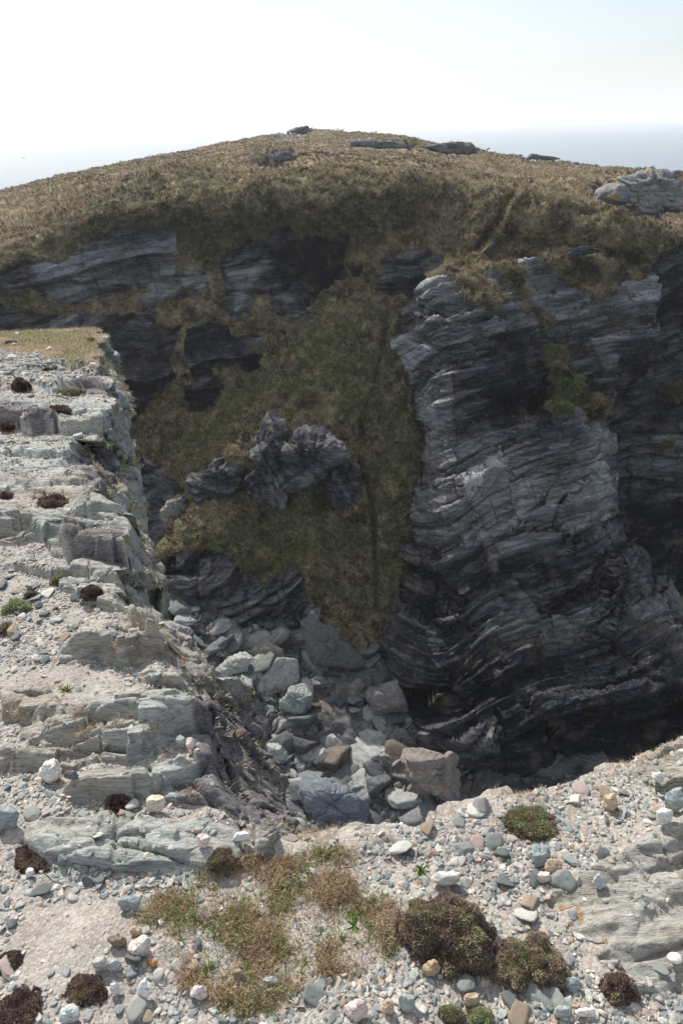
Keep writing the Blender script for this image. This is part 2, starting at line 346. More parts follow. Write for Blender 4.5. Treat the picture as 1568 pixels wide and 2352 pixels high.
# ------------------------------------------------------------------ HEADLAND (far hill with its cliffs)
crest_pts = np.array([(-500, 590), (-250, 510), (0, 440), (100, 413), (200, 391), (300, 371), (400, 351), (500, 331), (560, 320), (640, 305), (690, 296), (722, 296), (780, 302), (860, 306), (930, 312), (1000, 330), (1080, 334), (1120, 350), (1200, 360), (1300, 374), (1400, 385), (1500, 391), (1568, 396), (1800, 430), (2100, 500)], float)
A_ctl = [ # px, py, horizontal distance forward
 (-500,590,62),(-250,510,68),(0,440,76),(200,391,84),(400,351,94),(600,312,105),(722,296,112),(930,312,100),(1100,345,88),(1300,374,80),(1568,396,74),(2100,500,62),
 # break of the shaded slope
 (-500,690,45),(-250,620,46),(0,560,48.5),(150,480,50),(250,440,51),(400,405,51.5),(600,398,52),(784,388,52),(930,400,51),(1000,430,50),(1170,470,47.5),(1280,470,47),(1420,500,46),(1568,548,45),(1900,640,43),
 (0,500,58),(200,425,58),(400,385,60),(784,370,61),(1170,440,54),(1420,460,55),(1568,490,55),(1400,430,63),
 # cliff tops
 (-400,760,43),(0,650,45.2),(60,620,46),(200,562,47.2),(400,530,48.4),(520,570,47.4),(640,540,48.2),(784,540,48.0),(870,580,46.4),(940,560,46.6),(1030,600,44.0),(930,480,48.2),
 (1100,570,44.5),(1170,540,45.2),(1300,560,44.6),(1450,590,44.5),(1568,570,46),(1800,650,43),
 # left cliff
 (0,740,44.5),(100,740,45.2),(250,700,46),(400,640,46.8),(430,600,47),(470,640,45.5),(200,800,44.0),(-300,900,41),
 (350,760,43.2),(450,720,43.6),(300,900,42.4),(420,850,42.2),(250,1000,41.5),(520,680,46.2),(600,700,46.0),(700,650,46.8),(650,760,44.4),(560,800,43.4),(600,850,42.2),
 (800,640,45.6),(760,690,44.0),(870,660,45.0),(940,680,44.0),(900,720,42.5),(1010,640,43.0),
 # hollow under it
 (380,950,42.0),(450,1000,40.6),(330,1050,41.0),(540,900,41.6),(350,1130,39.2),(425,1060,38.8),(300,1200,38),(345,1240,36),(200,1300,35),(-200,1300,33),
 # central turf slope
 (784,700,43.0),(700,800,40.4),(784,800,40.0),(640,880,38.8),(784,900,37.4),(580,960,37.0),(700,960,35.8),(500,1040,35.4),(560,1100,34.2),(784,1000,35.6),(900,800,40.2),(900,900,38.0),(900,1000,36.4),(920,1100,34.8),(800,1100,33.8),
 (450,1150,33.6),(430,1220,32.2),(600,1200,32.2),(784,1200,32.6),(900,1200,33.0),(400,1270,31.2),(520,1275,31.4),(560,1310,31.0),(680,1310,30.8),(784,1300,31.4),(880,1300,31.6),(800,1400,29.9),(870,1450,28.8),(850,1520,27.6),
 # lower rock step
 (370,1300,30.6),(500,1310,30.4),(650,1340,29.9),(400,1400,29.4),(520,1420,28.9),(680,1430,28.6),(600,1500,27.8),(720,1400,29.8),(450,1500,27.8),(350,1420,29.8),(100,1450,30),
 (1000,900,39.5),(1050,1100,37.5),(1100,1300,35),(1000,1500,30),(1200,800,44),(1250,1100,41),(1300,1400,38),
 # dark cliff at the far right
 (1500,650,46.5),(1568,700,46.6),(1568,900,45.8),(1500,900,45),(1568,1100,44.2),(1460,1100,43.4),(1568,1300,42.5),(1450,1350,41),(1800,900,44),(1800,1300,41),(1568,1500,40),(1800,1560,39)]
ROCKS_A = [
 [(70,610),(150,590),(200,560),(260,545),(330,532),(405,532),(414,560),(400,600),(425,640),(478,620),(470,650),(430,672),(345,708),(330,690),(350,660),(310,655),(250,680),(215,690),(175,705),(110,690),(60,660),(-60,700),(-500,780),(-500,640),(0,620)],
 [(510,585),(560,560),(615,540),(650,530),(690,550),(730,545),(800,540),(795,590),(770,640),(745,672),(720,690),(700,720),(660,745),(640,720),(620,690),(590,680),(570,740),(520,730),(505,640)],
 [(868,590),(920,580),(960,560),(1030,590),(1034,615),(1000,645),(950,680),(930,700),(925,672),(900,665),(870,660)],
 [(180,720),(345,708),(440,672),(478,640),(480,670),(440,690),(380,710),(356,740),(420,750),(400,800),(380,840),(400,880),(350,900),(330,950),(300,990),(280,1010),(-300,1100),(-500,900),(-500,830),(0,700),(60,712),(110,725)],
 [(430,760),(470,740),(520,745),(560,790),(610,790),(600,850),(570,860),(540,830),(510,850),(480,830),(520,890),(470,940),(430,945),(425,900),(455,880),(430,840)],
 [(290,1050),(330,1045),(380,1090),(420,1120),(370,1180),(350,1240),(200,1260),(100,1100)],
 [(350,1300),(380,1275),(440,1268),(520,1272),(560,1310),(610,1320),(660,1300),(695,1320),(705,1380),(730,1400),(740,1470),(760,1540),(600,1560),(300,1560),(200,1400)],
 [(1480,590),(1568,562),(1900,640),(1900,1600),(1300,1600),(1200,1300),(1300,1000),(1400,900),(1480,800)],
 [(775,325),(860,320),(930,322),(1000,335),(1060,325),(1100,342),(1090,354),(1000,350),(930,343),(860,338),(780,334)],
 [(640,300),(700,290),(722,296),(700,306),(650,318),(600,324)],
 [(1350,420),(1420,402),(1500,395),(1568,396),(1700,420),(1700,500),(1568,486),(1470,484),(1400,466),(1352,440)],
 [(1295,572),(1330,566),(1390,566),(1388,580),(1340,588),(1298,592)],
 [(1150,355),(1230,354),(1330,372),(1380,384),(1260,372)],
 [(560,362),(640,350),(680,352),(672,370),(580,374)],
 [(800,600),(830,600),(828,618),(800,620)],[(740,620),(765,625),(760,655),(735,640)],[(690,715),(730,705),(700,740)],
]
GREEN_A = [[(640,770),(760,690),(930,700),(960,1000),(980,1250),(900,1420),(820,1400),(700,1330),(560,1300),(420,1230),(600,1180),(700,1170),(860,1180),(850,1000),(790,960),(640,900),(580,900)],[(440,950),(560,880),(600,860),(590,930),(470,1060),(400,1040)]]
DRY_A = [[(0,445),(200,395),(400,355),(700,300),(950,330),(1100,355),(1300,380),(1568,400),(1568,545),(1400,500),(1250,465),(1190,470),(1120,560),(1060,610),(1040,600),(1100,540),(1160,480),(1060,430),(940,395),(784,383),(600,393),(400,398),(270,430),(140,500),(70,560),(0,590),(-400,700),(-500,600)]]
def polymask(polys, px, py, wob=0, seed=5, P=None, sc=0.6):
    if wob:
        a = fbm(P, sc, 4, seed, 0.6)*wob*2.2; b = fbm(P, sc, 4, seed+20, 0.6)*wob*2.2
        px = px+a; py = py+b
    m = np.zeros(px.shape, bool)
    for p in polys: m |= inpoly(px, py, p)
    return m.astype(float)
PALE_A = [[(70,600),(200,550),(420,525),(420,610),(330,650),(250,640),(180,680),(100,690)],[(510,585),(640,540),(600,640),(540,740)]]
SHADE_A = [[(1480,560),(2000,600),(2000,1600),(1250,1600),(1250,1000),(1400,850),(1480,800)],[(240,690),(345,708),(440,672),(490,640),(480,700),(610,800),(560,900),(400,960),(300,1000),(200,900)],[(620,560),(760,560),(760,640),(700,700),(640,660)],[(290,1050),(430,1090),(370,1260),(200,1260)],[(870,640),(1000,600),(1000,650),(930,700)]]  # shade of the recesses and far-right cliff put into the rock colour
STEP = 2.3
def build_A():
    pxs = np.arange(-420, 2000, STEP); nv = 540
    cr = np.interp(pxs, crest_pts[:, 0], crest_pts[:, 1])
    v = np.linspace(0, 1, nv)**1.12
    PX = np.repeat(pxs[None], nv, 0); PY = cr[None]+(1575-cr[None])*v[:, None]
    # distances on a coarse sheet, then refined
    cx = np.arange(-440, 2040, 12.0); cy = np.arange(270, 1600, 9.0)
    gx, gy = np.meshgrid(cx, cy)
    c = np.array(A_ctl, float)
    D = rbf(c[:, :2]*[1, 1.6], np.log(c[:, 2]), np.c_[gx.ravel(), gy.ravel()*1.6]).reshape(gx.shape)
    fx = (PX-cx[0])/12; fy = (PY-cy[0])/9; ix = np.floor(fx).astype(int); iy = np.floor(fy).astype(int); fx -= ix; fy -= iy
    Y = np.exp((D[iy, ix]*(1-fx)+D[iy, ix+1]*fx)*(1-fy)+(D[iy+1, ix]*(1-fx)+D[iy+1, ix+1]*fx)*fy)
    P = atY(PX, PY, Y)
    rock = blur(polymask(ROCKS_A, PX, PY, 13, 5, P, 0.6), 1)
    palem = blur(polymask(PALE_A, PX, PY, 20, 27, P, 0.3), 6)
    shadem = blur(polymask(SHADE_A, PX, PY, 20, 25, P, 0.3), 6)
    green = blur(polymask(GREEN_A, PX, PY, 25, 8, P), 3)
    dry = blur(polymask(DRY_A, PX, PY, 14, 11, P), 2)
    # path groove running down beside the crest
    gp = np.array([(1178, 476), (1150, 505), (1120, 540), (1095, 572), (1072, 592), (1045, 618)], float)
    dm = np.full(PX.shape, 99.0)
    for a, b in zip(gp[:-1], gp[1:]):
        t = np.clip(((PX-a[0])*(b-a)[0]+(PY-a[1])*(b-a)[1])/((b-a)@(b-a)), 0, 1)
        dm = np.minimum(dm, np.hypot(PX-a[0]-t*(b-a)[0], PY-a[1]-t*(b-a)[1]))
    groove = np.exp(-((dm+4*noise(P, 1.2, 78))/7.0)**2)
    gp2 = np.array([(885, 740), (870, 860), (835, 950), (830, 1050), (850, 1130), (862, 1230), (868, 1330), (862, 1400)], float)
    dm2 = np.full(PX.shape, 99.0)
    for a, b in zip(gp2[:-1], gp2[1:]):
        t = np.clip(((PX-a[0])*(b-a)[0]+(PY-a[1])*(b-a)[1])/((b-a)@(b-a)), 0, 1)
        dm2 = np.minimum(dm2, np.hypot(PX-a[0]-t*(b-a)[0], PY-a[1]-t*(b-a)[1])+3*np.abs(noise(P, 1.5, 77)))
    groove2 = np.exp(-(dm2/7)**2)
    Nn = gnormal(P)
    if Nn[nv//2, 500] @ np.array([0, -1, 1]) < 0: Nn = -Nn
    big = fbm(P, 0.11, 3, 30)*1.7
    P = P+Nn*(big*sstep(0, 0.04, v)[:, None])[..., None]
    wq = P[..., 2]-0.24*P[..., 0]+0.1*P[..., 1]+fbm(P, 0.10, 2, 40)*2.4+fbm(P, .6, 2, 41)*.15
    uq = P[..., 0]+0.3*P[..., 2]+fbm(P, 0.3, 2, 44)*1.2
    l1, c1 = layers(wq, uq, 1.7, 3.6, 1, .1, jw=.35); l2, c2 = layers(wq+fbm(P, .8, 2, 47)*.25, uq, 0.52, 1.3, 2); l3, c3 = layers(wq, uq, 0.2, 0.5, 3)
    f1, e1, v1 = facets(P+noise(P, .5, 51)[..., None]*.4, 0.36, 52, BEDM); f2, e2, v2 = facets(P, 1.1, 53, BEDM)
    lay = np.clip(0.45*l1+0.33*l2+0.22*l3-0.4*c1-0.25*c2-0.24*shadem+.06, 0, 1)
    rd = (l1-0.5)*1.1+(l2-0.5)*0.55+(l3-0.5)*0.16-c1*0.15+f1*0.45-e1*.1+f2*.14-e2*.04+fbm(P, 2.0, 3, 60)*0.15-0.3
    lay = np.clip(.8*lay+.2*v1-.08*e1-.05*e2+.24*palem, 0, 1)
    tus = (1-np.abs(noise(P, 1.1, 70))*2.4)*0.26+(1-np.abs(noise(P, 2.6, 71))*2.4)*0.17+fbm(P, 0.35, 2, 72)*0.35+fbm(P, 5, 2, 74)*.12
    far = sstep(60, 50, P[..., 1])
    sdx = np.interp(PY, gp[:, 1], gp[:, 0]); rside = np.exp(-((PX-sdx-16)/10)**2)*(PY > 476)*(PY < 612)
    dry = np.maximum(dry, rside)
    disp = rock*rd+(1-rock)*(tus-0.12)*(0.45+0.55*far)-groove*1.9+rside*0.6-groove2*0.6*(1-rock)
    Nn = gnormal(P); Nn = Nn if Nn[nv//2, 500]@np.array([0, -1, 1]) > 0 else -Nn
    P = P+Nn*disp[..., None]
    # back of the hill falling to the sea
    back = []
    for dy, dz in ((1.5, -0.1), (6, -1.0), (16, -4), (36, -14), (60, -34)):
        back.append(P[0]+np.array([0, dy, dz]))
    P = np.concatenate([np.array(back[::-1]), P], 0)
    pad = lambda a: np.concatenate([np.repeat(a[:1], 5, 0), a], 0)
    groove0 = groove
    rock, lay, green, dry, groove = map(pad, (rock, lay, green, dry, groove))
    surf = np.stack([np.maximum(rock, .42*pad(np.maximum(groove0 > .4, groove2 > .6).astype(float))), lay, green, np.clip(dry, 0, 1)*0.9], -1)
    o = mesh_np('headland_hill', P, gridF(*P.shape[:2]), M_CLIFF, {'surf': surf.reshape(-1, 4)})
    tag(o, kind='structure')
    return P, surf
A_P, A_S = build_A(); print('A', time.time()-T00)

# ------------------------------------------------------------------ BUTTRESS (near cliff on the right)
B_left = np.array([(590,1062),(620,1035),(650,1010),(690,975),(715,945),(760,932),(820,932),(880,936),(950,958),(1000,985),(1060,998),(1110,984),(1170,965),(1230,955),(1290,945),(1350,912),(1400,905),(1450,893),(1500,890),(1550,900),(1600,920),(1650,950),(1700,1000),(1760,1050),(1820,1060),(2000,1075)], float)
B_right = np.array([(590,1480),(640,1508),(690,1512),(760,1508),(830,1500),(880,1450),(930,1392),(980,1398),(1040,1412),(1130,1412),(1200,1440),(1260,1468),(1330,1520),(1400,1590),(1500,1660),(1600,1740),(1700,1800),(2000,1900)], float)
B_ctl = [
 (1062,590,42.6),(1150,600,43.0),(1300,600,43.3),(1480,600,43.6),
 (1035,620,41.6),(1100,640,41.2),(1200,640,41.8),(1350,650,42),(1500,660,43),
 (1010,650,40.6),(1040,700,38.6),(1100,700,38.8),(1150,720,38.8),(1200,740,39.2),(1260,760,40.2),(1350,740,40.6),(1450,720,41),(1510,740,42.4),
 (945,720,41.4),(985,730,39.6),(1035,760,37.4),(1035,850,36.2),(1100,850,36.4),(1200,840,37.4),(1300,840,38.6),(1400,820,39.4),(1500,820,41.5),
 (935,820,39.6),(936,880,38.6),(980,880,37.4),(1020,900,35.6),(1100,930,35.4),(1200,930,35.8),(1270,900,38.0),(1310,930,37.4),(1390,930,39),
 (958,950,37.4),(1005,980,35.0),(1100,1000,34.2),(1200,1000,34.2),(1300,1000,34.6),(1390,1020,36.8),
 (985,1060,35.2),(1025,1060,33.6),(1100,1100,32.6),(1200,1100,32.5),(1300,1100,32.8),(1405,1110,34.4),
 (984,1130,33.6),(1000,1170,31.9),(1040,1180,31.6),(1080,1200,31.2),(1200,1200,30.9),(1300,1200,31.1),(1380,1200,31.7),(1440,1210,33.2),
 (955,1230,32.2),(985,1260,30.4),(1050,1300,29.6),(1130,1300,29.5),(1250,1300,29.2),(1350,1300,29.3),(1450,1300,30.2),(1500,1320,31.2),
 (945,1290,31.0),(912,1350,30.2),(960,1380,28.4),(1050,1400,27.2),(1150,1400,27.6),(1250,1400,27.4),(1400,1400,27.3),(1550,1400,28.6),
 (893,1450,28.2),(930,1470,26.6),(1050,1500,25.2),(1150,1500,25.5),(1230,1500,25.7),(1300,1500,25.4),(1450,1500,25.1),(1600,1500,26.0),
 (890,1510,27.0),(930,1580,24.6),(1050,1600,23.3),(1150,1600,23.4),(1250,1600,23.9),(1350,1600,23.6),(1550,1600,23.2),(1740,1600,23.5),
 (950,1650,24.4),(1050,1690,22.2),(1150,1690,21.8),(1250,1680,22.6),(1300,1660,22.8),(1450,1660,22.6),(1650,1660,22),
 (1000,1720,23.6),(1100,1760,22.6),(1200,1760,22.4),(1300,1740,23.5),(1450,1730,24.0),(1650,1730,23.6),
 (1060,1790,23.6),(1200,1830,23.8),(1300,1830,24.4),(1500,1830,24.2),(1100,2000,24),(1500,2000,24),(1850,2000,24),(1850,1700,23)]
TURF_B = [
 [(1010,655),(1060,585),(1480,585),(1500,600),(1480,640),(1440,650),(1400,680),(1370,690),(1320,670),(1270,645),(1250,625),(1210,600),(1170,600),(1180,625),(1220,690),(1260,740),(1245,760),(1200,700),(1150,640),(1120,625),(1100,650),(1160,690),(1110,720),(1060,700),(1040,660)],
 [(1250,800),(1280,810),(1310,860),(1340,870),(1345,905),(1400,930),(1420,955),(1380,962),(1330,950),(1280,955),(1250,945),(1270,900),(1255,850)],
 [(1370,640),(1395,640),(1400,680),(1370,700)]]
def build_B():
    pys = np.arange(590, 2000, STEP*1.05); nu = 420; u = np.linspace(0, 1, nu)
    L = np.interp(pys, B_left[:, 0], B_left[:, 1]); R = np.interp(pys, B_right[:, 0], B_right[:, 1])
    PX = L[:, None]+(R-L)[:, None]*u[None]; PY = np.repeat(pys[:, None], nu, 1)
    c = np.array(B_ctl, float)
    s = 5; gi = PX[::s, ::s]; gj = PY[::s, ::s]
    D = rbf(c[:, :2]*[1, 1.2], np.log(c[:, 2]), np.c_[gi.ravel(), gj.ravel()*1.2]).reshape(gi.shape)
    hi, wi = PX.shape
    ry = np.minimum(np.arange(hi)/s, D.shape[0]-1.001); rx = np.minimum(np.arange(wi)/s, D.shape[1]-1.001)
    iy = ry.astype(int)[:, None]; ix = rx.astype(int)[None]; fy = (ry-ry.astype(int))[:, None]; fx = (rx-rx.astype(int))[None]
    Y = np.exp((D[iy, ix]*(1-fx)+D[iy, ix+1]*fx)*(1-fy)+(D[iy+1, ix]*(1-fx)+D[iy+1, ix+1]*fx)*fy)
    P = atY(PX, PY, Y)
    turf = blur(polymask(TURF_B, PX, PY, 12, 15, P, 0.6), 1)
    turf *= np.ones_like(turf)
    rock = 1-turf
    def nrm(P):
        Nn = gnormal(P); return Nn if Nn[hi//2, wi//2]@np.array([0, -1, 1]) > 0 else -Nn
    P0 = P; f0, e0, v0 = facets(P+noise(P, .4, 131)[..., None]*.5, 0.24, 132, BEDM*[[1], [1], [.8]])
    P = P+nrm(P)*(fbm(P, 0.13, 2, 130)*0.5+f0*0.7-e0*.15)[..., None]
    # folded beds: gently rising to the right on the face, swept steeply down along the left rim and the foot
    side = sstep(1140, 940, PX)*(0.4+0.6*sstep(700, 1000, PY))
    side = np.clip(side, 0, 1)
    P1 = P; P = P0+0*P; fold = fbm(P, 0.07, 2, 140)*0.9+fbm(P, 0.6, 2, 143)*0.10+.5*sstep(1500, 1750, PY)*noise(P, .3, 145)
    wq = 0.87*P[..., 2]-0.26*P[..., 0]+0.46*P[..., 1]+fold+side*0.5*(P[..., 0]-3)*sstep(900, 1200, PY)
    uq = P[..., 0]+0.3*P[..., 2]+fbm(P, 0.3, 2, 144)*1.2
    l0, c0 = layers(wq, uq, 2.3, 5.5, 9, 0.15, jw=.2); l1, c1 = layers(wq, uq, 0.85, 2.6, 11, .1, jw=.2); l2, c2 = layers(wq, uq, 0.3, 1.1, 12, .12, jw=.2); l3, c3 = layers(wq, uq, 0.12, 0.5, 13, 0.25, jw=.1)
    f1, e1, v1 = facets(P+noise(P, .9, 133)[..., None]*.25, 0.75, 134, BEDM); f2, e2, v2 = facets(P, 2.2, 135, BEDM*[[1], [1], [1.2]]); P = P1
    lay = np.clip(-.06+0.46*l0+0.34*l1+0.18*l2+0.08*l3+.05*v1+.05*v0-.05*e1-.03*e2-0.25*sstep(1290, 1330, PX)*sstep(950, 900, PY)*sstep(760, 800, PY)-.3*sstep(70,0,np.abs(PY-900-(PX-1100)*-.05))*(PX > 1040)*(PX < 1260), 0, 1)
    low = sstep(1380, 1650, PY)
    rd = (l0-.5)*1.25+(l1-.5)*0.8+(l2-.5)*0.38+(l3-.5)*0.14+f1*0.14-e1*0.03+f2*0.04-e2*.01-c1*.30-c2*.13+fbm(P, 2.2, 3, 160)*0.12
    # deep cleft between face and the next rib
    def lined(pts):
        gp = np.array(pts, float); dm = np.full(PX.shape, 999.0)
        for a, b in zip(gp[:-1], gp[1:]):
            t = np.clip(((PX-a[0])*(b-a)[0]+(PY-a[1])*(b-a)[1])/((b-a)@(b-a)), 0, 1)
            dm = np.minimum(dm, np.hypot(PX-a[0]-t*(b-a)[0], PY-a[1]-t*(b-a)[1]))
        return dm+noise(P, 0.8, 170)*9
    d1 = lined([(1235, 1500), (1215, 1560), (1190, 1590), (1240, 1640), (1290, 1760), (1290, 1840)])
    d2 = lined([(1040, 1640), (1130, 1655), (1200, 1640), (1240, 1560), (1320, 1590), (1400, 1540)])
    d3 = lined([(1235, 780), (1280, 850), (1240, 930), (1100, 905), (1035, 940)])
    d4 = lined([(1060, 1120), (1085, 1200), (1090, 1270), (1160, 1360), (1240, 1440), (1230, 1520)])
    cleft = 0.5*np.exp(-(d1/13)**2)+0.9*np.exp(-(d3/14)**2)+0.35*np.exp(-(d4/9)**2)
    tus = (1-np.abs(noise(P, 1.15, 70))*2.4)*0.30+(1-np.abs(noise(P, 2.3, 71))*2.4)*0.15+0.02
    P = P+nrm(P)*(rock*(rd-cleft)+turf*tus)[..., None]
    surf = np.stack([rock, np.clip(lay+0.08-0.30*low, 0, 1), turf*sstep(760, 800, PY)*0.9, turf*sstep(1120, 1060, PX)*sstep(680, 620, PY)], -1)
    # sides wrap round and run back into the hill
    def wrap(col, inward):
        e = P[:, col]; out = []
        for k, (b, sx) in enumerate(((0.25, 0.10), (0.8, 0.18), (1.8, 0.1), (3.5, -0.4), (7.5, -1.5))):
            jj = noise(e+k*3.1, 0.9, 180+k)[:, None]*0.35
            out.append(e+np.array([-inward*sx, b, -0.15*b])+jj)
        return out
    lf = wrap(0, 1)[::-1]; rg = wrap(-1, -1)
    P = np.concatenate([np.stack(lf, 1), P, np.stack(rg, 1)], 1)
    surf = np.concatenate([np.repeat(surf[:, :1], 5, 1), surf, np.repeat(surf[:, -1:], 5, 1)], 1)
    topb = [P[0]+np.array([0, b, z]) for b, z in ((0.8, -0.1), (3, -0.9), (7, -3))][::-1]
    P = np.concatenate([np.array(topb), P], 0); surf = np.concatenate([np.repeat(surf[:1], 3, 0), surf], 0)
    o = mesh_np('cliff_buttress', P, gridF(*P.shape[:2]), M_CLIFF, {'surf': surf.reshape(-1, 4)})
    tag(o, kind='structure')
    return P, surf
B_P, B_S = build_B(); print('B', time.time()-T00)

# ------------------------------------------------------------------ GULLY FLOOR
def floor_z(x, y):
    return -25.0-0.24*(28-y)-0.30*np.clip(x+1, -14, 0)*1.0-0.25*np.clip(x-3, 0, 20)
def build_G():
    xs = np.linspace(-22, 22, 420); ys = np.linspace(2, 36, 340)
    X, Yy = np.meshgrid(xs, ys); Z = floor_z(X, Yy)
    P = np.stack([X, Yy, Z], -1)
    P[..., 2] += fbm(P, 0.3, 4, 200)*1.6+(1-np.abs(noise(P, 1.6, 201))*2)*0.2
    surf = np.zeros(P.shape[:2]+(4,)); surf[..., 0] = 1; surf[..., 1] = 0.55+fbm(P, 1, 3, 203)*.3
    tag(mesh_np('gully_floor', P, gridF(*P.shape[:2], flip=True), M_CLIFF, {'surf': surf.reshape(-1, 4)}), kind='structure')
build_G()

# ------------------------------------------------------------------ NEAR GROUND (ledge, promontory and their walls)
def zg(x, y): return -1.60-0.075*np.clip(y, -2, 30)-0.02*np.clip(-x, 0, 20)+0.0*x
def groundhit(px, py):
    z = np.full(np.shape(px), -1.8)
    for _ in range(25):
        p = atZ(px, py, z); z = 0.5*z+0.5*zg(p[..., 0], p[..., 1])
    return atZ(px, py, z)
RAIL = [ # lip px,py | silhouette px,py, drop | inward dir | samples
 (238,752, 246,768,.30, -1,.02, 0),(230,800, 257,835,.45, -1,.02, 40),(236,875, 281,905,.6, -1,.0, 40),(234,950, 286,1000,.6, -1,-.02, 44),(188,1030, 300,1085,.7, -1,-.05, 50),
 (205,1130, 315,1165,.75, -1,-.08, 50),(220,1205, 336,1238,.8, -1,-.1, 50),(285,1236, 339,1290,.5, -1,-.12, 44),(308,1325, 346,1338,.35, -1,-.15, 44),(350,1400, 394,1412,.35, -1,-.2, 44),
 (388,1480, 428,1505,.30, -1,-.25, 44),(430,1535, 500,1545,.30, -1,-.3, 40),(440,1590, 566,1585,.62, -1,-.34, 40),(466,1657, 602,1660,.72, -1,-.38, 60),(482,1750, 640,1765,.70, -1,-.45, 70),(505,1835, 666,1832,.62, -1,-.55, 70),
 (570,1895, 684,1882,.45, -1,-.75, 60),(640,1932, 692,1938,.16, -.8,-1, 70),(700,1946, 712,1944,.10, -.45,-1, 60),(800,1918, 806,1912,.10, -.2,-1, 60),(950,1896, 955,1888,.1, -.05,-1, 75),(1060,1862, 1063,1854,.1, 0,-1, 55),
 (1150,1832, 1152,1823,.1, 0,-1, 45),(1250,1812, 1252,1803,.1, .02,-1, 50),(1400,1765, 1400,1755,.1, .04,-1, 70),(1568,1695, 1566,1684,.1, .08,-1, 80),(1800,1590, 1798,1580,.1, .15,-1, 60),(2300,1400, 2298,1390,.1, .25,-1, 60)]
STEPS = [ # slab front edges: image polyline left->right, height, length behind, purple face?
 ([(-200,835),(0,838),(60,850),(200,858),(262,862)], .08, .7),
 ([(-200,900),(0,905),(120,900),(230,893),(275,900)], .10, .6),
 ([(-200,985),(0,985),(160,990),(240,978),(285,985)], .15, .8),
 ([(-200,1060),(0,1062),(90,1060),(190,1040)], .07, .5),
 ([(-200,1130),(60,1128),(200,1112)], .07, .45),
 ([(-200,1215),(0,1212),(75,1205),(110,1232),(215,1222),(235,1215)], .13, .55),
 ([(120,1262),(160,1282),(300,1312),(330,1310)], .14, .6),
 ([(0,1290),(60,1300),(150,1330),(300,1350),(350,1345)], .05, .4),
 ([(275,1415),(300,1450),(380,1500),(425,1508)], .12, .28),
 ([(130,1532),(200,1532),(300,1524),(330,1500)], .09, .26),
 ([(300,1580),(370,1585),(440,1580),(500,1576)], .08, .25),
 ([(-50,1655),(0,1655),(60,1650),(110,1670),(150,1660)], .06, .3),
 ([(50,1716),(180,1716),(300,1708),(370,1712),(460,1700)], .10, .26),
 ([(-80,1760),(0,1762),(120,1768),(240,1766),(310,1752),(372,1722)], .07, .2),
 ([(150,1832),(260,1838),(360,1826),(420,1808),(480,1790)], .075, .2),
 ([(60,1960),(150,1985),(260,2000),(400,1996),(480,1985),(560,1960),(640,1945)], .022, .3),
 ([(200,1925),(300,1932),(420,1925),(520,1915)], .025, .12),
 ([(700,1968),(780,1962),(850,1950),(920,1935)], .03, .15),
 ([(1310,2128),(1400,2132),(1480,2128),(1568,2090),(1700,2050)], .03, .16),
 ([(1240,2080),(1290,2092),(1350,2080),(1440,2050),(1568,2010),(1700,1960)], .025, .12),
 ([(1370,2200),(1430,2225),(1500,2250),(1600,2250),(1700,2230)], .03, .3),
 ([(1400,1990),(1500,1980),(1600,1950),(1700,1900)], .03, .12),
]
BED = [ # bare bedrock as seen
 [(0,940),(170,940),(262,938),(290,1000),(0,990)],[(0,1040),(190,1020),(300,1000),(345,1340),(220,1240),(0,1240)],[(0,890),(240,868),(250,905),(0,925)],
 [(90,1240),(300,1225),(350,1340),(150,1330)],[(120,1345),(330,1320),(400,1420),(430,1520),(280,1440),(270,1400)],[(125,1535),(150,1500),(210,1475),(300,1480),(420,1520),(300,1530)],
 [(330,1570),(440,1555),(520,1540),(700,1950),(600,1900),(480,1850),(430,1700),(450,1620)],[(50,1720),(60,1690),(110,1655),(200,1640),(330,1610),(430,1620),(500,1700),(460,1715)],[(0,1600),(120,1600),(150,1650),(60,1665),(0,1655)],
 [(-60,1765),(0,1740),(200,1725),(380,1715),(360,1760),(200,1775)],[(150,1835),(170,1800),(260,1780),(420,1770),(500,1790),(480,1850),(300,1840)],
 [(30,1950),(120,1895),(260,1880),(420,1895),(520,1880),(640,1925),(600,1975),(500,1995),(280,2005),(150,1985)],
[(1305,2130),(1310,2090),(1350,2060),(1568,2020),(1700,1950),(1700,2300),(1568,2290),(1500,2270),(1360,2200),(1420,2140)],
 [(1240,2090),(1260,2060),(1400,1990),(1568,1900),(1568,2000),(1400,2060)],[(440,1590),(560,1580),(690,1940),(600,1930)],[(1440,1760),(1568,1720),(1700,1700),(1700,1800),(1500,1800)]]
PURP = [[(0,958),(165,952),(165,992),(0,992)],[(190,1010),(262,1020),(270,1120),(240,1200),(210,1180),(190,1060)],[(135,1262),(290,1245),(308,1330),(180,1300)],[(440,1600),(600,1600),(690,1940),(480,1900)],[(170,895),(240,885),(250,920),(150,925)],[(400,1800),(520,1790),(600,1900),(420,1880)],[(330,1590),(420,1600),(430,1640),(350,1630)]]
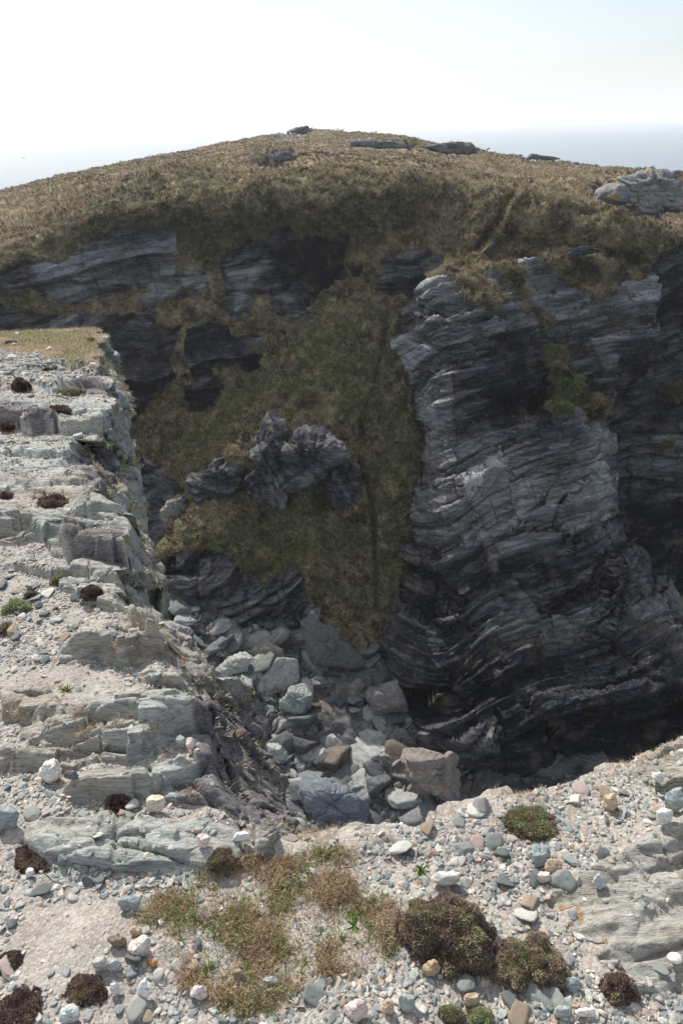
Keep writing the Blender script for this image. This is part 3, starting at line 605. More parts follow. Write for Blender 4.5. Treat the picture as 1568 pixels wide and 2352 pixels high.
def build_F():
    R = np.array([[r[0], r[1], r[2], r[3], r[4], r[5], r[6]] for r in RAIL], float); ns = [r[7] for r in RAIL]
    tv = [0.0]
    for i in range(1, len(RAIL)): tv += list(i-1+(np.arange(ns[i])+1)/ns[i])
    tv = np.array(tv); idx = np.arange(len(RAIL))
    lip = groundhit(R[:, 0], R[:, 1])
    zs = lip[:, 2]-R[:, 4]; sil = atZ(R[:, 2], R[:, 3], zs)
    def cat(arr):   # Catmull-Rom, softened
        out = np.zeros((len(tv), arr.shape[1]))
        i = np.clip(tv.astype(int), 0, len(arr)-2); t = (tv-i)[:, None]
        p0 = arr[np.maximum(i-1, 0)]; p1 = arr[i]; p2 = arr[i+1]; p3 = arr[np.minimum(i+2, len(arr)-1)]
        return 0.5*((2*p1)+(-p0+p2)*t+(2*p0-5*p1+4*p2-p3)*t*t+(-p0+3*p1-3*p2+p3)*t**3)
    Lp = cat(lip); Sp = cat(sil); Nd = cat(R[:, 5:7]); Nd /= np.linalg.norm(Nd, axis=1, keepdims=True)
    # small real-world irregularity of the rim
    kb = np.cumsum(np.r_[0, np.linalg.norm(np.diff(Lp, axis=0), axis=1)]); prom = sstep(1.2, 2.5, Lp[:, 1])
    w = fbm(Lp, 1.6, 3, 300)*0.16*np.clip((Lp[:, 1]-1)/3, .12, 1)+prom*(h1(np.floor(kb/.55), 302)-.5)*.22+prom*(h1(np.floor(kb/.17), 303)-.5)*.07; Lp[:, :2] += Nd*w[:, None]; w2 = fbm(Sp, 2.2, 3, 301)*0.10*np.clip((Lp[:, 1]-1)/3, .12, 1)+prom*(h1(np.floor(kb/.4), 304)-.5)*.16; Sp[:, :2] += Nd*w2[:, None]
    u = np.linspace(0, 1, 400)[1:]; dist = 1.5*u+0.5*u**3+7*u**10
    G = np.zeros((len(tv), len(dist), 3))
    G[..., :2] = Lp[:, None, :2]+Nd[:, None]*dist[None, :, None]
    back = lambda x, y: sstep(0, 1, (y-(Lp[0, 1]-0.1+0.12*x*0))/0.35)
    G[..., 2] = zg(G[..., 0], G[..., 1])
    G = G[:, ::-1]
    ts = np.linspace(0, 1, 76)[1:]
    Wl = Lp[:, None]*(1-ts)[None, :, None]+Sp[:, None]*ts[None, :, None]
    hs = 0.012*np.arange(1, 70)**1.72
    outw = -Nd
    Dn = Sp[:, None]+np.zeros((1, len(hs), 1)); Dn[..., 2] -= hs[None]
    bat = -0.12*hs
    Dn[..., :2] += outw[:, None]*np.minimum(bat, 1.0)[None, :, None]*0.35-outw[:, None]*0.06*sstep(0, .5, hs)[None, :, None]
    P = np.concatenate([G, Lp[:, None], Wl, Dn], 1)
    ng = G.shape[1]
    # soften the rim
    for _ in range(10):
        P[:, ng-14:ng+14] = (P[:, ng-15:ng+13]+2*P[:, ng-14:ng+14]+P[:, ng-13:ng+15])/4
    for _ in range(8):
        a = ng+68; P[:, a:a+16] = (P[:, a-1:a+15]+2*P[:, a:a+16]+P[:, a+1:a+17])/4
    px, py, dep = proj(P); px = np.where(dep > 0.2, px, -9e3)
    # slab steps (fronts drawn through ground points, in the ground plane)
    ground = np.ones(P.shape[:2]); ground[:, ng:] = np.exp(-np.arange(P.shape[1]-ng)/22.0)[None]
    nx = fbm(P, 1.3, 3, 310); ny = fbm(P*np.array([1, 1, 0]), 3.5, 3, 311)
    H = np.zeros(P.shape[:2]); face = np.zeros(P.shape[:2])
    for i, (pl, h, Ls) in enumerate(STEPS):
        q = groundhit(np.array([p[0] for p in pl], float), np.array([p[1] for p in pl], float))
        o = np.argsort(q[:, 0]); q = q[o]
        yl = np.interp(P[..., 0]+nx*0.10, q[:, 0], q[:, 1])+nx*0.12*np.clip(q[:, 1].mean()-1.5, 0, 4)
        # blocky outline of the front
        bl = h1(np.floor(P[..., 0]/(0.18+0.05*(i % 4))+i*3.3), 320+i)-0.5
        yl = yl+bl*(0.05+.035*np.clip(q[:, 1].mean()-1.5, 0, 4))+ny*0.08
        d = P[..., 1]-yl
        win = sstep(q[0, 0]-0.02, q[0, 0]+0.10, P[..., 0]+nx*.1)*sstep(q[-1, 0]+0.06, q[-1, 0]-0.06, P[..., 0]+nx*.1)
        if i in (0, 1, 2, 5, 6, 8, 9, 12): win = np.where(P[..., 0] > q[-1, 0]-0.1, sstep(q[-1, 0]+0.25, q[-1, 0], P[..., 0]), win)
        dd = np.maximum(d, 0)
        up = sstep(-0.012, 0.016, d)*np.exp(-(dd/Ls)**1.6)*(0.92+0.08*np.sin(dd*60/Ls*0.2))
        rnd = 1-0.35*np.exp(-dd/0.03)
        H += h*up*win*rnd*np.clip(.85+.9*noise(P*np.array([1, .3, 0])+i*7.7, 1.1, 318), .25, 1.5)
        face += win*np.exp(-((d-0.0)/0.03)**2)
    bed = blur(polymask(BED, px, py, 16, 330, P, 3.5), 2); pur = blur(polymask(PURP, px, py, 14, 335, P, 3.0), 4)
    near = 1.0/np.clip(dep, 1.2, 9)
    wq = P[..., 2]*1.0+0.22*P[..., 1]+0.10*P[..., 0]+fbm(P, 0.9, 3, 340)*0.10
    uq = P[..., 0]+0.2*P[..., 1]+fbm(P, 1.5, 2, 341)*0.08
    wall = 1-ground
    l1, c1 = layers(P[..., 2]+0.15*P[..., 1]+fbm(P, 1.5, 2, 345)*.1, P[..., 1]+uq*.4, 0.42, 0.7, 30); l2, c2 = layers(P[..., 2]*0.9+0.2*P[..., 0]+fbm(P, 3, 2, 346)*.04, P[..., 1]+P[..., 0], 0.15, 0.33, 31)
    # tops of beds: thin overlapping sheets
    ps = P[..., 1]+0.10*P[..., 0]+fbm(P*np.array([.5, 1.2, 1]), 1.4, 3, 350)*0.16
    t1 = ps/0.17; f1 = t1-np.floor(t1); t2 = ps/0.055+3*noise(P, 2, 352); f2 = t2-np.floor(t2)
    sheet = (1-f1)*sstep(0, .16, f1)*0.020*h1(np.floor(t1), 353)+(1-f2)*sstep(0, .3, f2)*0.005*h1(np.floor(t2), 354)
    cr_u = uq/0.36+h1(np.floor(t1), 355)*5; fu = np.abs(cr_u-np.round(cr_u)); joint = np.exp(-(fu/0.014)**2)*(h1(np.round(cr_u), 356) > .35)
    rd = sheet*1.5+fbm(P*np.array([.7, 1.6, 1.5]), 5, 4, 360)*0.020+fbm(P, 1.2, 2, 361)*0.05-joint*0.02+ridge(P*np.array([.6, 2.2, 2]), 7, 3, 363)*0.010
    sd_ = fbm(P, 3.0, 4, 365)*0.028+fbm(P, 22, 2, 366)*0.004-0.004
    dz = ground*(H+bed*rd+(1-bed)*sd_)
    f1, e1, v1 = facets(P+noise(P, 3, 381)[..., None]*.06, 3.0, 382, [[1, 0, 0], [0, 1.6, 0], [0, 0, 1]]); f2, e2, v2 = facets(P, 9.0, 383, [[1, 0, 0], [0, 1.8, 0], [0, 0, 1]])
    dz = dz+ground*bed*(f1*.030-e1*.014+f2*.007-e2*.004)
    P[..., 2] += dz
    Nn = gnormal(P); Nn = Nn if Nn[len(tv)//2, ng//2, 2] > 0 else -Nn
    rough = (l1-.5)*0.16+(l2-.5)*0.06-c1*0.05-c2*0.022+fbm(P, 1.1, 3, 370)*0.16+fbm(P, 6, 3, 371)*0.03+ridge(P, 2.0, 2, 372)*0.03
    rim = (1-0.85*sstep(0.6, 0.95, -Nd[:, 1]))[:, None]
    ww = wall*(0.25+0.75*sstep(0, 60, np.arange(P.shape[1])-ng)[None])
    P += Nn*(ww*rough*rim*(0.22+0.78*np.clip((dep-2.2)/3.5, 0, 1))*1.0+wall*(fbm(P, 9, 4, 375)*0.03+(f1*.045-e1*.02)*(.5+.5*rim)+f2*.02-e2*.01))[..., None]
    # the far end of the promontory drops off
    bk = sstep(0, 0.5, P[..., 1]-(Lp[0, 1]+0.02*P[..., 0]+0.2*nx))
    P[..., 2] -= bk**2*12
    warm = np.clip(wall*1.2+sstep(0.35, 0.0, np.abs(P[..., 1]-Lp[:1, None, 1][0]))*0, 0, 1)
    warm = np.clip(warm*0.85+0.3*bed, 0, 1)
    rockm = np.clip(np.maximum(bed, np.clip(wall*2.2*(rim*1.3-.1), 0, 1))+face*0.9, 0, 1)
    surf = np.stack([rockm, np.clip(l1, 0, 1), np.clip(pur*0.9+0.25*wall*(l1 > .55), 0, 1), warm], -1)
    o = mesh_np('near_ground', P, gridF(*P.shape[:2], flip=False), M_SHORE, {'surf': surf.reshape(-1, 4)})
    tag(o, kind='structure')
    return P, surf, ground, Nn, bed, Lp, Sp, ng, dep
F_P, F_S, F_G, F_N, F_BED, F_L, F_SIL, NG, F_D = build_F(); print('F', time.time()-T00)

# ------------------------------------------------------------------ SEA, far islets
def build_sea():
    r = np.concatenate([np.linspace(0, 400, 60), 400*1.09**np.arange(1, 46)]); th = np.linspace(0, 2*math.pi, 181)
    P = np.stack([np.outer(r, np.cos(th)), np.outer(r, np.sin(th)), np.full((len(r), len(th)), -36.0)], -1)
    m, n, b = newmat('sea water', 0.22, 0.5); g = N(n)
    b.inputs['Base Color'].default_value = (0.05, 0.09, 0.13, 1); b.inputs['IOR'].default_value = 1.333
    w1 = g.noise(0.25, 5, 0.6, g.mapv((1, 0.5, 1))); w2 = g.noise(0.02, 4, 0.6, g.mapv((0.5, 1, 1)))
    g.set(b.inputs['Normal'], g.bump(g.math('ADD', w1, g.math('MULTIPLY', w2, 4.0)), 0.16, 0.5))
    tag(mesh_np('sea', P, gridF(*P.shape[:2]), m), kind='structure')
build_sea()
def build_haze():
    s = 20500.0; z0, z1 = -39.0, 9.0
    v = [(x, y, z) for z in (z0, z1) for x, y in ((-s, -s), (s, -s), (s, s), (-s, s))]
    o = mesh_np('haze', v, [[0, 3, 2, 1], [4, 5, 6, 7], [0, 1, 5, 4], [1, 2, 6, 5], [2, 3, 7, 6], [3, 0, 4, 7]], None, smooth=False)
    m = bpy.data.materials.new('sea haze'); m.use_nodes = True; n = m.node_tree; n.nodes.clear()
    ou = n.nodes.new('ShaderNodeOutputMaterial'); pv = n.nodes.new('ShaderNodeVolumePrincipled')
    pv.inputs['Density'].default_value = HAZE; pv.inputs['Color'].default_value = (0.965, 0.985, 1.0, 1); pv.inputs['Anisotropy'].default_value = 0.35
    n.links.new(pv.outputs[0], ou.inputs['Volume']); o.data.materials.append(m); tag(o, kind='stuff', label='thin bright sea haze over the water'); 
HAZE = 0.00042
build_haze()
C.cycles.use_denoising = True; C.cycles.volume_bounces = 2
PART2 = True
# ------------------------------------------------------------------ look-up of built surfaces
class Surf:
    def __init__(s, P, step=1):
        s.P = P.reshape(-1, 3); s.px, s.py, s.d = proj(s.P)
        ok = s.d > 0.2; s.P = s.P[ok]; s.px = s.px[ok]; s.py = s.py[ok]; s.d = s.d[ok]
    def hit(s, x, y, r=5):
        for k in (1, 3, 8, 30):
            i = np.where((np.abs(s.px-x) < r*k) & (np.abs(s.py-y) < r*k))[0]
            if len(i): break
        return s.P[i[np.argmin(s.d[i])]] if len(i) else None
SA, SB = Surf(A_P), Surf(B_P); SF = Surf(F_P[:, :NG+60])
def floorhit(px, py):
    z = np.full(np.shape(px), -25.0)
    for _ in range(30):
        p = atZ(px, py, z); z = 0.5*z+0.5*(floor_z(p[..., 0], p[..., 1]))
    return atZ(px, py, z)

# ------------------------------------------------------------------ rocks
import bmesh
def ico(sub):
    bm = bmesh.new(); bmesh.ops.create_icosphere(bm, subdivisions=sub, radius=1)
    V = np.array([v.co[:] for v in bm.verts]); F = np.array([[v.index for v in f.verts] for f in bm.faces]); bm.free()
    return V/np.linalg.norm(V, axis=1, keepdims=True), F
ICO = {k: ico(k) for k in (2, 3, 4, 5)}
def rockshape(sub, seed, planes=11, flat=0.6, rnd=0.0, rough=0.03, strata=0.0, elong=1.3):
    r = np.random.default_rng(seed); D, F = ICO[sub]
    n = r.normal(size=(planes, 3)); n /= np.linalg.norm(n, axis=1, keepdims=True)
    n = np.concatenate([n, [[0.1, 0, 1], [0, .12, -1]]]); n /= np.linalg.norm(n, axis=1, keepdims=True)
    d = r.uniform(0.62, 1.0, len(n)); d[-2:] = r.uniform(.5, .8, 2)
    dots = np.maximum(D@n.T, 1e-3); q = d/dots
    k = 48 if rnd == 0 else 12-4*rnd
    R = (np.sum(q**-k, axis=1))**(-1/k)
    V = D*np.minimum(R, 1.35)[:, None]
    V += D*(fbm(V+seed*3.1, 1.6, 3, seed)*rough*2.5+fbm(V+seed, 5, 3, seed+3)*rough)[:, None]
    if sub >= 4:
        fh, fe, fv = facets(V+seed*1.7, 2.2, seed); V += D*(fh*.05-fe*.02)[:, None]
    if strata:
        w = V[:, 2]+0.25*V[:, 0]+fbm(V+seed, 1, 2, 9)*.1
        V += D*((h1(np.floor(w/0.16), seed)-.5)*strata*0.6+(h1(np.floor(w/0.05), seed+1)-.5)*strata*.25)[:, None]
    V = V*np.array([elong, 1.0, flat])
    return V/np.abs(V).max(), F
def rotm(yaw, tx, ty):
    c, s = np.cos(yaw), np.sin(yaw); o = np.zeros_like(yaw); l = np.ones_like(yaw)
    Z = np.stack([np.stack([c, -s, o], -1), np.stack([s, c, o], -1), np.stack([o, o, l], -1)], -2)
    c, s = np.cos(tx), np.sin(tx); X = np.stack([np.stack([l, o, o], -1), np.stack([o, c, -s], -1), np.stack([o, s, c], -1)], -2)
    c, s = np.cos(ty), np.sin(ty); Yy = np.stack([np.stack([c, o, s], -1), np.stack([o, l, o], -1), np.stack([-s, o, c], -1)], -2)
    return X@Yy@Z
def merge(protos, which, pos, R, sc, rnd):
    Vs, Fs, As = [], [], []; off = 0
    for k, (V, F) in enumerate(protos):
        i = np.where(which == k)[0]
        if not len(i): continue
        X = np.einsum('nij,vj->nvi', R[i]*sc[i][:, None, None], V)+pos[i][:, None]
        Fn = (F[None]+(np.arange(len(i))*len(V))[:, None, None]+off).reshape(-1, 3)
        Vs.append(X.reshape(-1, 3)); Fs.append(Fn); As.append(np.repeat(rnd[i], len(V))); off += X.shape[0]*X.shape[1]
    A = np.concatenate(As); return np.concatenate(Vs), np.concatenate(Fs), np.stack([A, A, A, np.ones_like(A)], -1)

# outlined rocks: measured outline, own distance, thickness and facets
def outline_rock(name, label, poly, c, mat, thick=0.8, seed=1, cat='boulder', group=None, box=0.5, rough=0.05, strata=0.05, cuts=5, cutd=(0.62, 0.9), nt=110, nf=56, kind=None, sdir=(0.2, 0.1, 1)):
    poly = np.array(poly, float); ctr = poly.mean(0)
    Cw = atY(ctr[0], ctr[1], c) if np.isscalar(c) else np.asarray(c)
    dep = Cw@fwd; k = dep/FOC
    th = np.linspace(0, 2*math.pi, nt, endpoint=False)
    q = (poly-ctr)*[1, -1]*k
    r = np.zeros(nt)
    for i, t in enumerate(th):
        u = np.array([math.cos(t), math.sin(t)]); best = 0
        for a, b in zip(q, np.roll(q, -1, 0)):
            e = b-a; den = u[0]*e[1]-u[1]*e[0]
            if abs(den) < 1e-12: continue
            s_ = (a[0]*e[1]-a[1]*e[0])/den; t_ = (a[0]*u[1]-a[1]*u[0])/den
            if -1e-6 <= t_ <= 1+1e-6 and s_ > best: best = s_
        r[i] = best
    r = (r+0.5*(np.roll(r, 1)+np.roll(r, -1)))/2
    size = r.mean(); T = thick*size
    s1 = np.linspace(.03, .97, nf//4)**(1/box); hp0 = np.sort(np.r_[np.arcsin(s1), np.linspace(np.arcsin(s1[-1])*1.0, math.pi/2, nf//4+2)[1:]]); ph = np.r_[hp0, math.pi-hp0[-2::-1]]; nf = len(ph)
    sp = np.sin(ph)**box; cp = np.sign(np.cos(ph))*np.abs(np.cos(ph))**(0.8)
    vray = Cw/np.linalg.norm(Cw)
    X = (r*np.cos(th))[None]*sp[:, None]; Yv = (r*np.sin(th))[None]*sp[:, None]; Zv = (T*cp)[:, None]+0*X
    P = X[..., None]*RT+Yv[..., None]*UP+Zv[..., None]*(-vray)
    rg = np.random.default_rng(seed)
    for j in range(cuts):
        n = (rg.normal(size=3)*0.75+np.array([0, -0.5, 0.55])) if j else np.array([rg.normal()*.2, 0.05, 1.0])
        n /= np.linalg.norm(n); s_ = P@n; d = s_.max()*rg.uniform(*cutd); ex = np.maximum(s_-d, 0)
        P = P-(ex*0.93)[..., None]*n
    Nn = P/np.linalg.norm(P, axis=2, keepdims=True); Q = P/size+seed*2.3
    sdv = np.array(sdir, float); sdv /= np.linalg.norm(sdv)
    w = Q@sdv+fbm(Q, 0.9, 2, seed)*.15; uu = Q@np.array([.8, .5, 0])
    l1, c1 = layers(w, uu, .34, .9, seed+5); l2, c2 = layers(w, uu, .11, .4, seed+6)
    d = (l1-.5)*strata*2.0+(l2-.5)*strata*.8-c1*strata*1.0-c2*strata*.4+fbm(Q, 1.1, 3, seed+7)*rough*2.6+fbm(Q, 5, 3, seed+8)*rough*.5
    fh, fe, fv = facets(Q+noise(Q, 1.5, 4)[..., None]*.2, 1.5, seed+9); fh2, fe2, _v = facets(Q, 4.2, seed+10)
    d = d+(fh*2.2-fe*.9)*rough+(fh2*.6-fe2*.35)*rough
    P = P+Nn*(d*size)[..., None]
    V = np.concatenate([P.reshape(-1, 3), [P[0].mean(0), P[-1].mean(0)]])
    i = np.arange(nf*nt).reshape(nf, nt); j = np.roll(i, -1, 1)
    F = np.stack([i[:-1], i[1:], j[1:], j[:-1]], -1).reshape(-1, 4)
    c0 = np.stack([np.full(nt, nf*nt), i[0], j[0], j[0]], -1); c1_ = np.stack([np.full(nt, nf*nt+1), j[-1], i[-1], i[-1]], -1)
    lo = P.reshape(-1, 3)[:, 2].min(); 
    org = Cw+np.array([0, 0, lo*0.9]); V = V-np.array([0, 0, lo*0.9])
    F4 = F[:, ::-1]
    me = bpy.data.meshes.new(name)
    tri = [tuple(x[:3][::-1]) for x in np.concatenate([c0, c1_]).tolist()]
    me.from_pydata(V.tolist(), [], F4.tolist()+tri); me.polygons.foreach_set('use_smooth', [True]*len(me.polygons)); me.update()
    me.materials.append(mat)
    lv = np.zeros((len(V), 4), np.float32); lv[:, 0] = 1
    lv[:-2, 1] = np.clip((.25*l1+.2*l2+.2)-.1*c1+.12*fv, 0, 1).reshape(-1); lv[:, 3] = .3
    at = me.attributes.new('surf', 'FLOAT_COLOR', 'POINT'); at.data.foreach_set('color', lv.ravel())
    o = bpy.data.objects.new(name, me); COL.objects.link(o); o.location = org
    return tag(o, label, cat if kind is None else None, group, kind)

# ------------------------------------------------------------------ blades (grass, cushions, tufts)
def blades(base, dirv, ln, wd, col, droop=0.3, seed=0):
    r = np.random.default_rng(seed); n = len(base)
    dirv = dirv/np.linalg.norm(dirv, axis=1, keepdims=True)
    side = np.cross(dirv, r.normal(size=(n, 3))); side /= np.linalg.norm(side, axis=1, keepdims=True)+1e-9
    bend = np.cross(side, dirv)*droop*ln[:, None]; bend[:, 2] -= droop*0.4*ln
    mid = base+dirv*(ln*0.55)[:, None]+bend*0.3; tip = base+dirv*ln[:, None]+bend
    s = side*(wd*0.5)[:, None]
    V = np.stack([base-s, base+s, mid+s*0.8, mid-s*0.8, tip], 1).reshape(-1, 3)
    o = (np.arange(n)*5)[:, None]
    F = np.concatenate([o+[0, 1, 2], o+[0, 2, 3], o+[3, 2, 4]], 0)
    c = np.repeat(col, 5); A = np.stack([c, c, c, np.ones_like(c)], -1)
    return V, F, A
STRAW = [(0.0, (0.05, 0.030, 0.022)), (0.2, (0.15, 0.095, 0.060)), (0.42, (0.33, 0.235, 0.145)), (0.6, (0.50, 0.39, 0.26)), (0.72, (0.66, 0.55, 0.40)), (0.80, (0.11, 0.15, 0.045)), (1.0, (0.24, 0.31, 0.10))]
M_STRAW = leaf_material('dry grass', STRAW)
M_HILLG = leaf_material('hill grass', [(0.0, (0.028, 0.022, 0.012)), (0.3, (0.125, 0.102, 0.06)), (0.5, (0.26, 0.215, 0.13)), (0.66, (0.40, 0.33, 0.20)), (0.75, (0.09, 0.092, 0.04)), (0.88, (0.10, 0.14, 0.045)), (1.0, (0.22, 0.25, 0.10))], 0.12)
M_CUSH = leaf_material('thrift cushion leaf', [(0.0, (0.085, 0.055, 0.052)), (0.25, (0.20, 0.135, 0.12)), (0.45, (0.30, 0.22, 0.175)), (0.62, (0.32, 0.27, 0.17)), (0.8, (0.25, 0.27, 0.13)), (1.0, (0.36, 0.42, 0.24))], 0.15)
M_LICH = leaf_material('pale lichen tuft', [(0.0, (0.16, 0.14, 0.08)), (0.5, (0.42, 0.38, 0.24)), (1.0, (0.62, 0.58, 0.42))], 0.1)
M_CORE, _n, _b = newmat('cushion soil core', 1.0, 0.1); _b.inputs['Base Color'].default_value = (0.075, 0.05, 0.038, 1)

print('helpers', time.time()-T00)
# ------------------------------------------------------------------ shingle on the near ground
Fg = F_P[:, :NG+60]; e1 = np.gradient(Fg, axis=0); e2 = np.gradient(Fg, axis=1)
area = np.linalg.norm(np.cross(e1, e2), axis=2); gx_, gy_, gd_ = proj(Fg)
vis = (gd_ > .3) & (gx_ > -500) & (gx_ < 2300) & (gy_ > 740) & (gy_ < 2480) & (Fg[..., 2] > -3.2)
bedm = F_BED[:, :NG+60]; nzl = F_N[:, :NG+60, 2]
SAND = [[(-50,1530),(120,1520),(260,1545),(340,1590),(420,1600),(300,1625),(120,1620),(-50,1600)],[(60,2080),(300,2060),(310,2180),(220,2290),(80,2280),(0,2200)],[(1340,2130),(1600,2110),(1600,2260),(1450,2260),(1360,2200)],[(380,1525),(520,1540),(600,1590),(480,1590),(400,1560)],[(330,1770),(450,1760),(480,1800),(380,1805)],[(1330,1950),(1500,1880),(1568,1900),(1480,1980)]]
DENSE = [[(-90,1320),(130,1290),(400,1440),(300,1480),(200,1470),(80,1540),(-90,1540)],[(-90,800),(200,800),(230,860),(-90,900)],[(-90,1000),(150,1020),(190,1100),(-90,1140)],[(380,2260),(900,2230),(1300,2260),(1660,2280),(1660,2480),(300,2480)],[(900,1950),(1300,1880),(1300,2100),(1100,2020)],[(-90,1790),(130,1800),(300,1870),(100,1900),(-90,1940)],[(200,2000),(500,2000),(400,2100),(200,2080)],[(1200,1850),(1560,1750),(1600,1950),(1300,1960)]]
sandm = blur(polymask(SAND, gx_, gy_, 20, 400, Fg, 3), 2); densem = blur(polymask(DENSE, gx_, gy_, 20, 410, Fg, 3), 2)
clump = sstep(-0.35, 0.35, fbm(Fg, 4.5, 3, 420)+0.12)
dens = area*vis*(0.08+clump)*(1-0.88*bedm)*(1-0.9*sandm)*(1+1.1*densem)*sstep(0.6, 0.85, nzl)
patchm = blur(polymask([[(320,2110),(380,2020),(470,1990),(570,1965),(640,1955),(720,1945),(800,1960),(850,2040),(930,2080),(890,2180),(850,2220),(720,2220),(650,2290),(560,2330),(430,2290),(380,2200)]], gx_, gy_, 28, 430, Fg, 5), 3)
tipm = blur(polymask([[(-90,745),(250,745),(245,800),(230,826),(150,835),(60,800),(-90,800)]], gx_, gy_, 12, 431, Fg, 3), 3)
dens = dens*(1-.72*patchm)*(1-.9*tipm)
edgeok = np.ones_like(dens); edgeok[:, -6:] = 0.2; dens = dens*edgeok
pr = (dens/dens.sum()).ravel()
def pick(n, rg, w=None):
    p = pr if w is None else w/w.sum()
    i = rg.choice(len(p), n, p=p); q = Fg.reshape(-1, 3)[i]
    return q, F_N[:, :NG+60].reshape(-1, 3)[i], gd_.ravel()[i], i
PR = [rockshape(3, 500+k, 10, rg_, 0.0 if k % 3 else 0.6, 0.03, 0, el) for k, (rg_, el) in enumerate([(.35, 1.6), (.45, 1.3), (.6, 1.15), (.22, 1.6), (.4, 1.4), (.55, 1.1), (.2, 1.3), (.5, 1.6), (.3, 1.2), (.7, 1.25)])]
PRS = [rockshape(2, 520+k, 8, f_, 0.5 if k % 2 else 0, 0.02, 0, 1.3) for k, f_ in enumerate((.5, .65, .8, .4, .6, .75))]
RS = np.random.default_rng(11)
def shingle(n, s0, s1, pw, protos, name, seed, dmax=99, prw=None):
    q, nn, d, idx = pick(n, RS, prw)
    s = s0*(s1/s0)**(RS.random(n)**pw)*(0.75+0.25*np.clip(d/3, .8, 2.2))
    R = rotm(RS.uniform(0, 6.28, n), RS.normal(0, .35, n), RS.normal(0, .35, n))
    pos = q+nn*(s*RS.uniform(-.05, .22, n))[:, None]
    V, F, A = merge(protos, RS.integers(0, len(protos), n), pos, R, s, RS.random(n))
    return tag(mesh_np(name, V, F, M_PEB_A, {'surf': A}), 'loose grey, white and tan shingle scattered over the near ledge', 'shingle', kind='stuff')
shingle(70000, .003, .010, 1.3, PRS, 'shingle', 1)
nearw = (dens*(gd_ < 2.6)).ravel()
V1 = shingle(19000, .007, .020, 1.7, PR, 'shingle', 2); V1['label'] = 'medium pebbles of slate and quartz lying in the sandy soil'
shingle(7000, .006, .016, 1.4, PR, 'shingle', 3, prw=(nearw+1e-12))['label'] = 'small pebbles packed between the larger stones at the viewer\'s feet'
print('shingle', time.time()-T00)
# individual stones
BIG = [rockshape(4, 560+k, 11, f_, 0 if k % 3 else .5, .03, .05, e_) for k, (f_, e_) in enumerate([(.5, 1.4), (.65, 1.2), (.35, 1.5), (.8, 1.05), (.45, 1.25), (.6, 1.5), (.3, 1.2), (.7, 1.3), (.4, 1.7), (.55, 1.1)])]
TINTS = {'grey-green': (.27,.29,.27), 'dark grey': (.16,.175,.175), 'pale grey': (.40,.405,.37), 'white': (.58,.56,.51), 'tan': (.38,.30,.22), 'pinkish': (.46,.37,.33)}
STM = {k: stone_material(k+' beach stone', [(0, tuple(c*.85 for c in v)), (1, tuple(c*1.15 for c in v))], False, 22, .003) for k, v in TINTS.items()}
BIGM = {k: [mesh_np('stone', V, F, STM[k], link=False) for V, F in BIG] for k in TINTS}
ORD = ['largest', 'second-largest', 'third-largest', 'fourth-largest', 'fifth-largest', 'sixth-largest', 'seventh-largest', 'eighth-largest', 'ninth-largest', 'tenth-largest', 'eleventh-largest', 'twelfth-largest', 'thirteenth-largest', 'fourteenth-largest', 'fifteenth-largest']
def pointlabels(items, anchors, word):
    """items: (object, px, py, size, colour); anchors: (px, py, short name). Label each by its nearest landmark, side and size rank."""
    bk = {}
    for it in items:
        o, x, y, s, k = it
        j = min(range(len(anchors)), key=lambda a: math.hypot(anchors[a][0]-x, (anchors[a][1]-y)*1.2))
        ax, ay, an = anchors[j]; dx, dy = x-ax, y-ay
        side = ('right of' if dx > 0 else 'left of') if abs(dx) > abs(dy) else ('in front of' if dy > 0 else 'beyond')
        bk.setdefault((j, side, k), []).append(it)
    for (j, side, k), L in bk.items():
        L.sort(key=lambda t: -t[3])
        for r_, it in enumerate(L):
            if len(L) == 1: lab = '%s %s just %s the %s' % (k, word, side, anchors[j][2])
            elif len(L) == 2: lab = '%s %s %s %s the %s' % (('larger', 'smaller')[r_], k, word, side, anchors[j][2])
            else: lab = '%s %s %s %s the %s' % (ORD[min(r_, 14)], k, word, side, anchors[j][2])
            it[0]['label'] = lab
STONES = []
n = 255; w = (dens*np.where(gd_ > 3, 0.45, 1)).ravel()
q, nn, d, idx = pick(n, RS, w*((gx_ > 0) & (gx_ < 1568) & (gy_ < 2352)).ravel()); sz = .015*(2.5)**(RS.random(n)**1.6)*(0.7+0.3*np.clip(d/2.2, 1, 3))
R = rotm(RS.uniform(0, 6.28, n), RS.normal(0, .3, n), RS.normal(0, .3, n))
gpx, gpy, _ = proj(q); tk = RS.choice(list(TINTS), n, p=[.28, .22, .22, .12, .1, .06])
for i in range(n):
    o = bpy.data.objects.new('stone', BIGM[tk[i]][RS.integers(len(BIG))]); COL.objects.link(o)
    Mx = Matrix(np.array(R[i]*sz[i]).tolist()).to_4x4(); Mx.translation = Vector(tuple(q[i]+nn[i]*sz[i]*.2)); o.matrix_world = Mx
    tag(o, 'stone', 'stone', 'loose stones scattered over the near ground'); STONES.append((o, gpx[i], gpy[i], sz[i]/d[i], str(tk[i])))
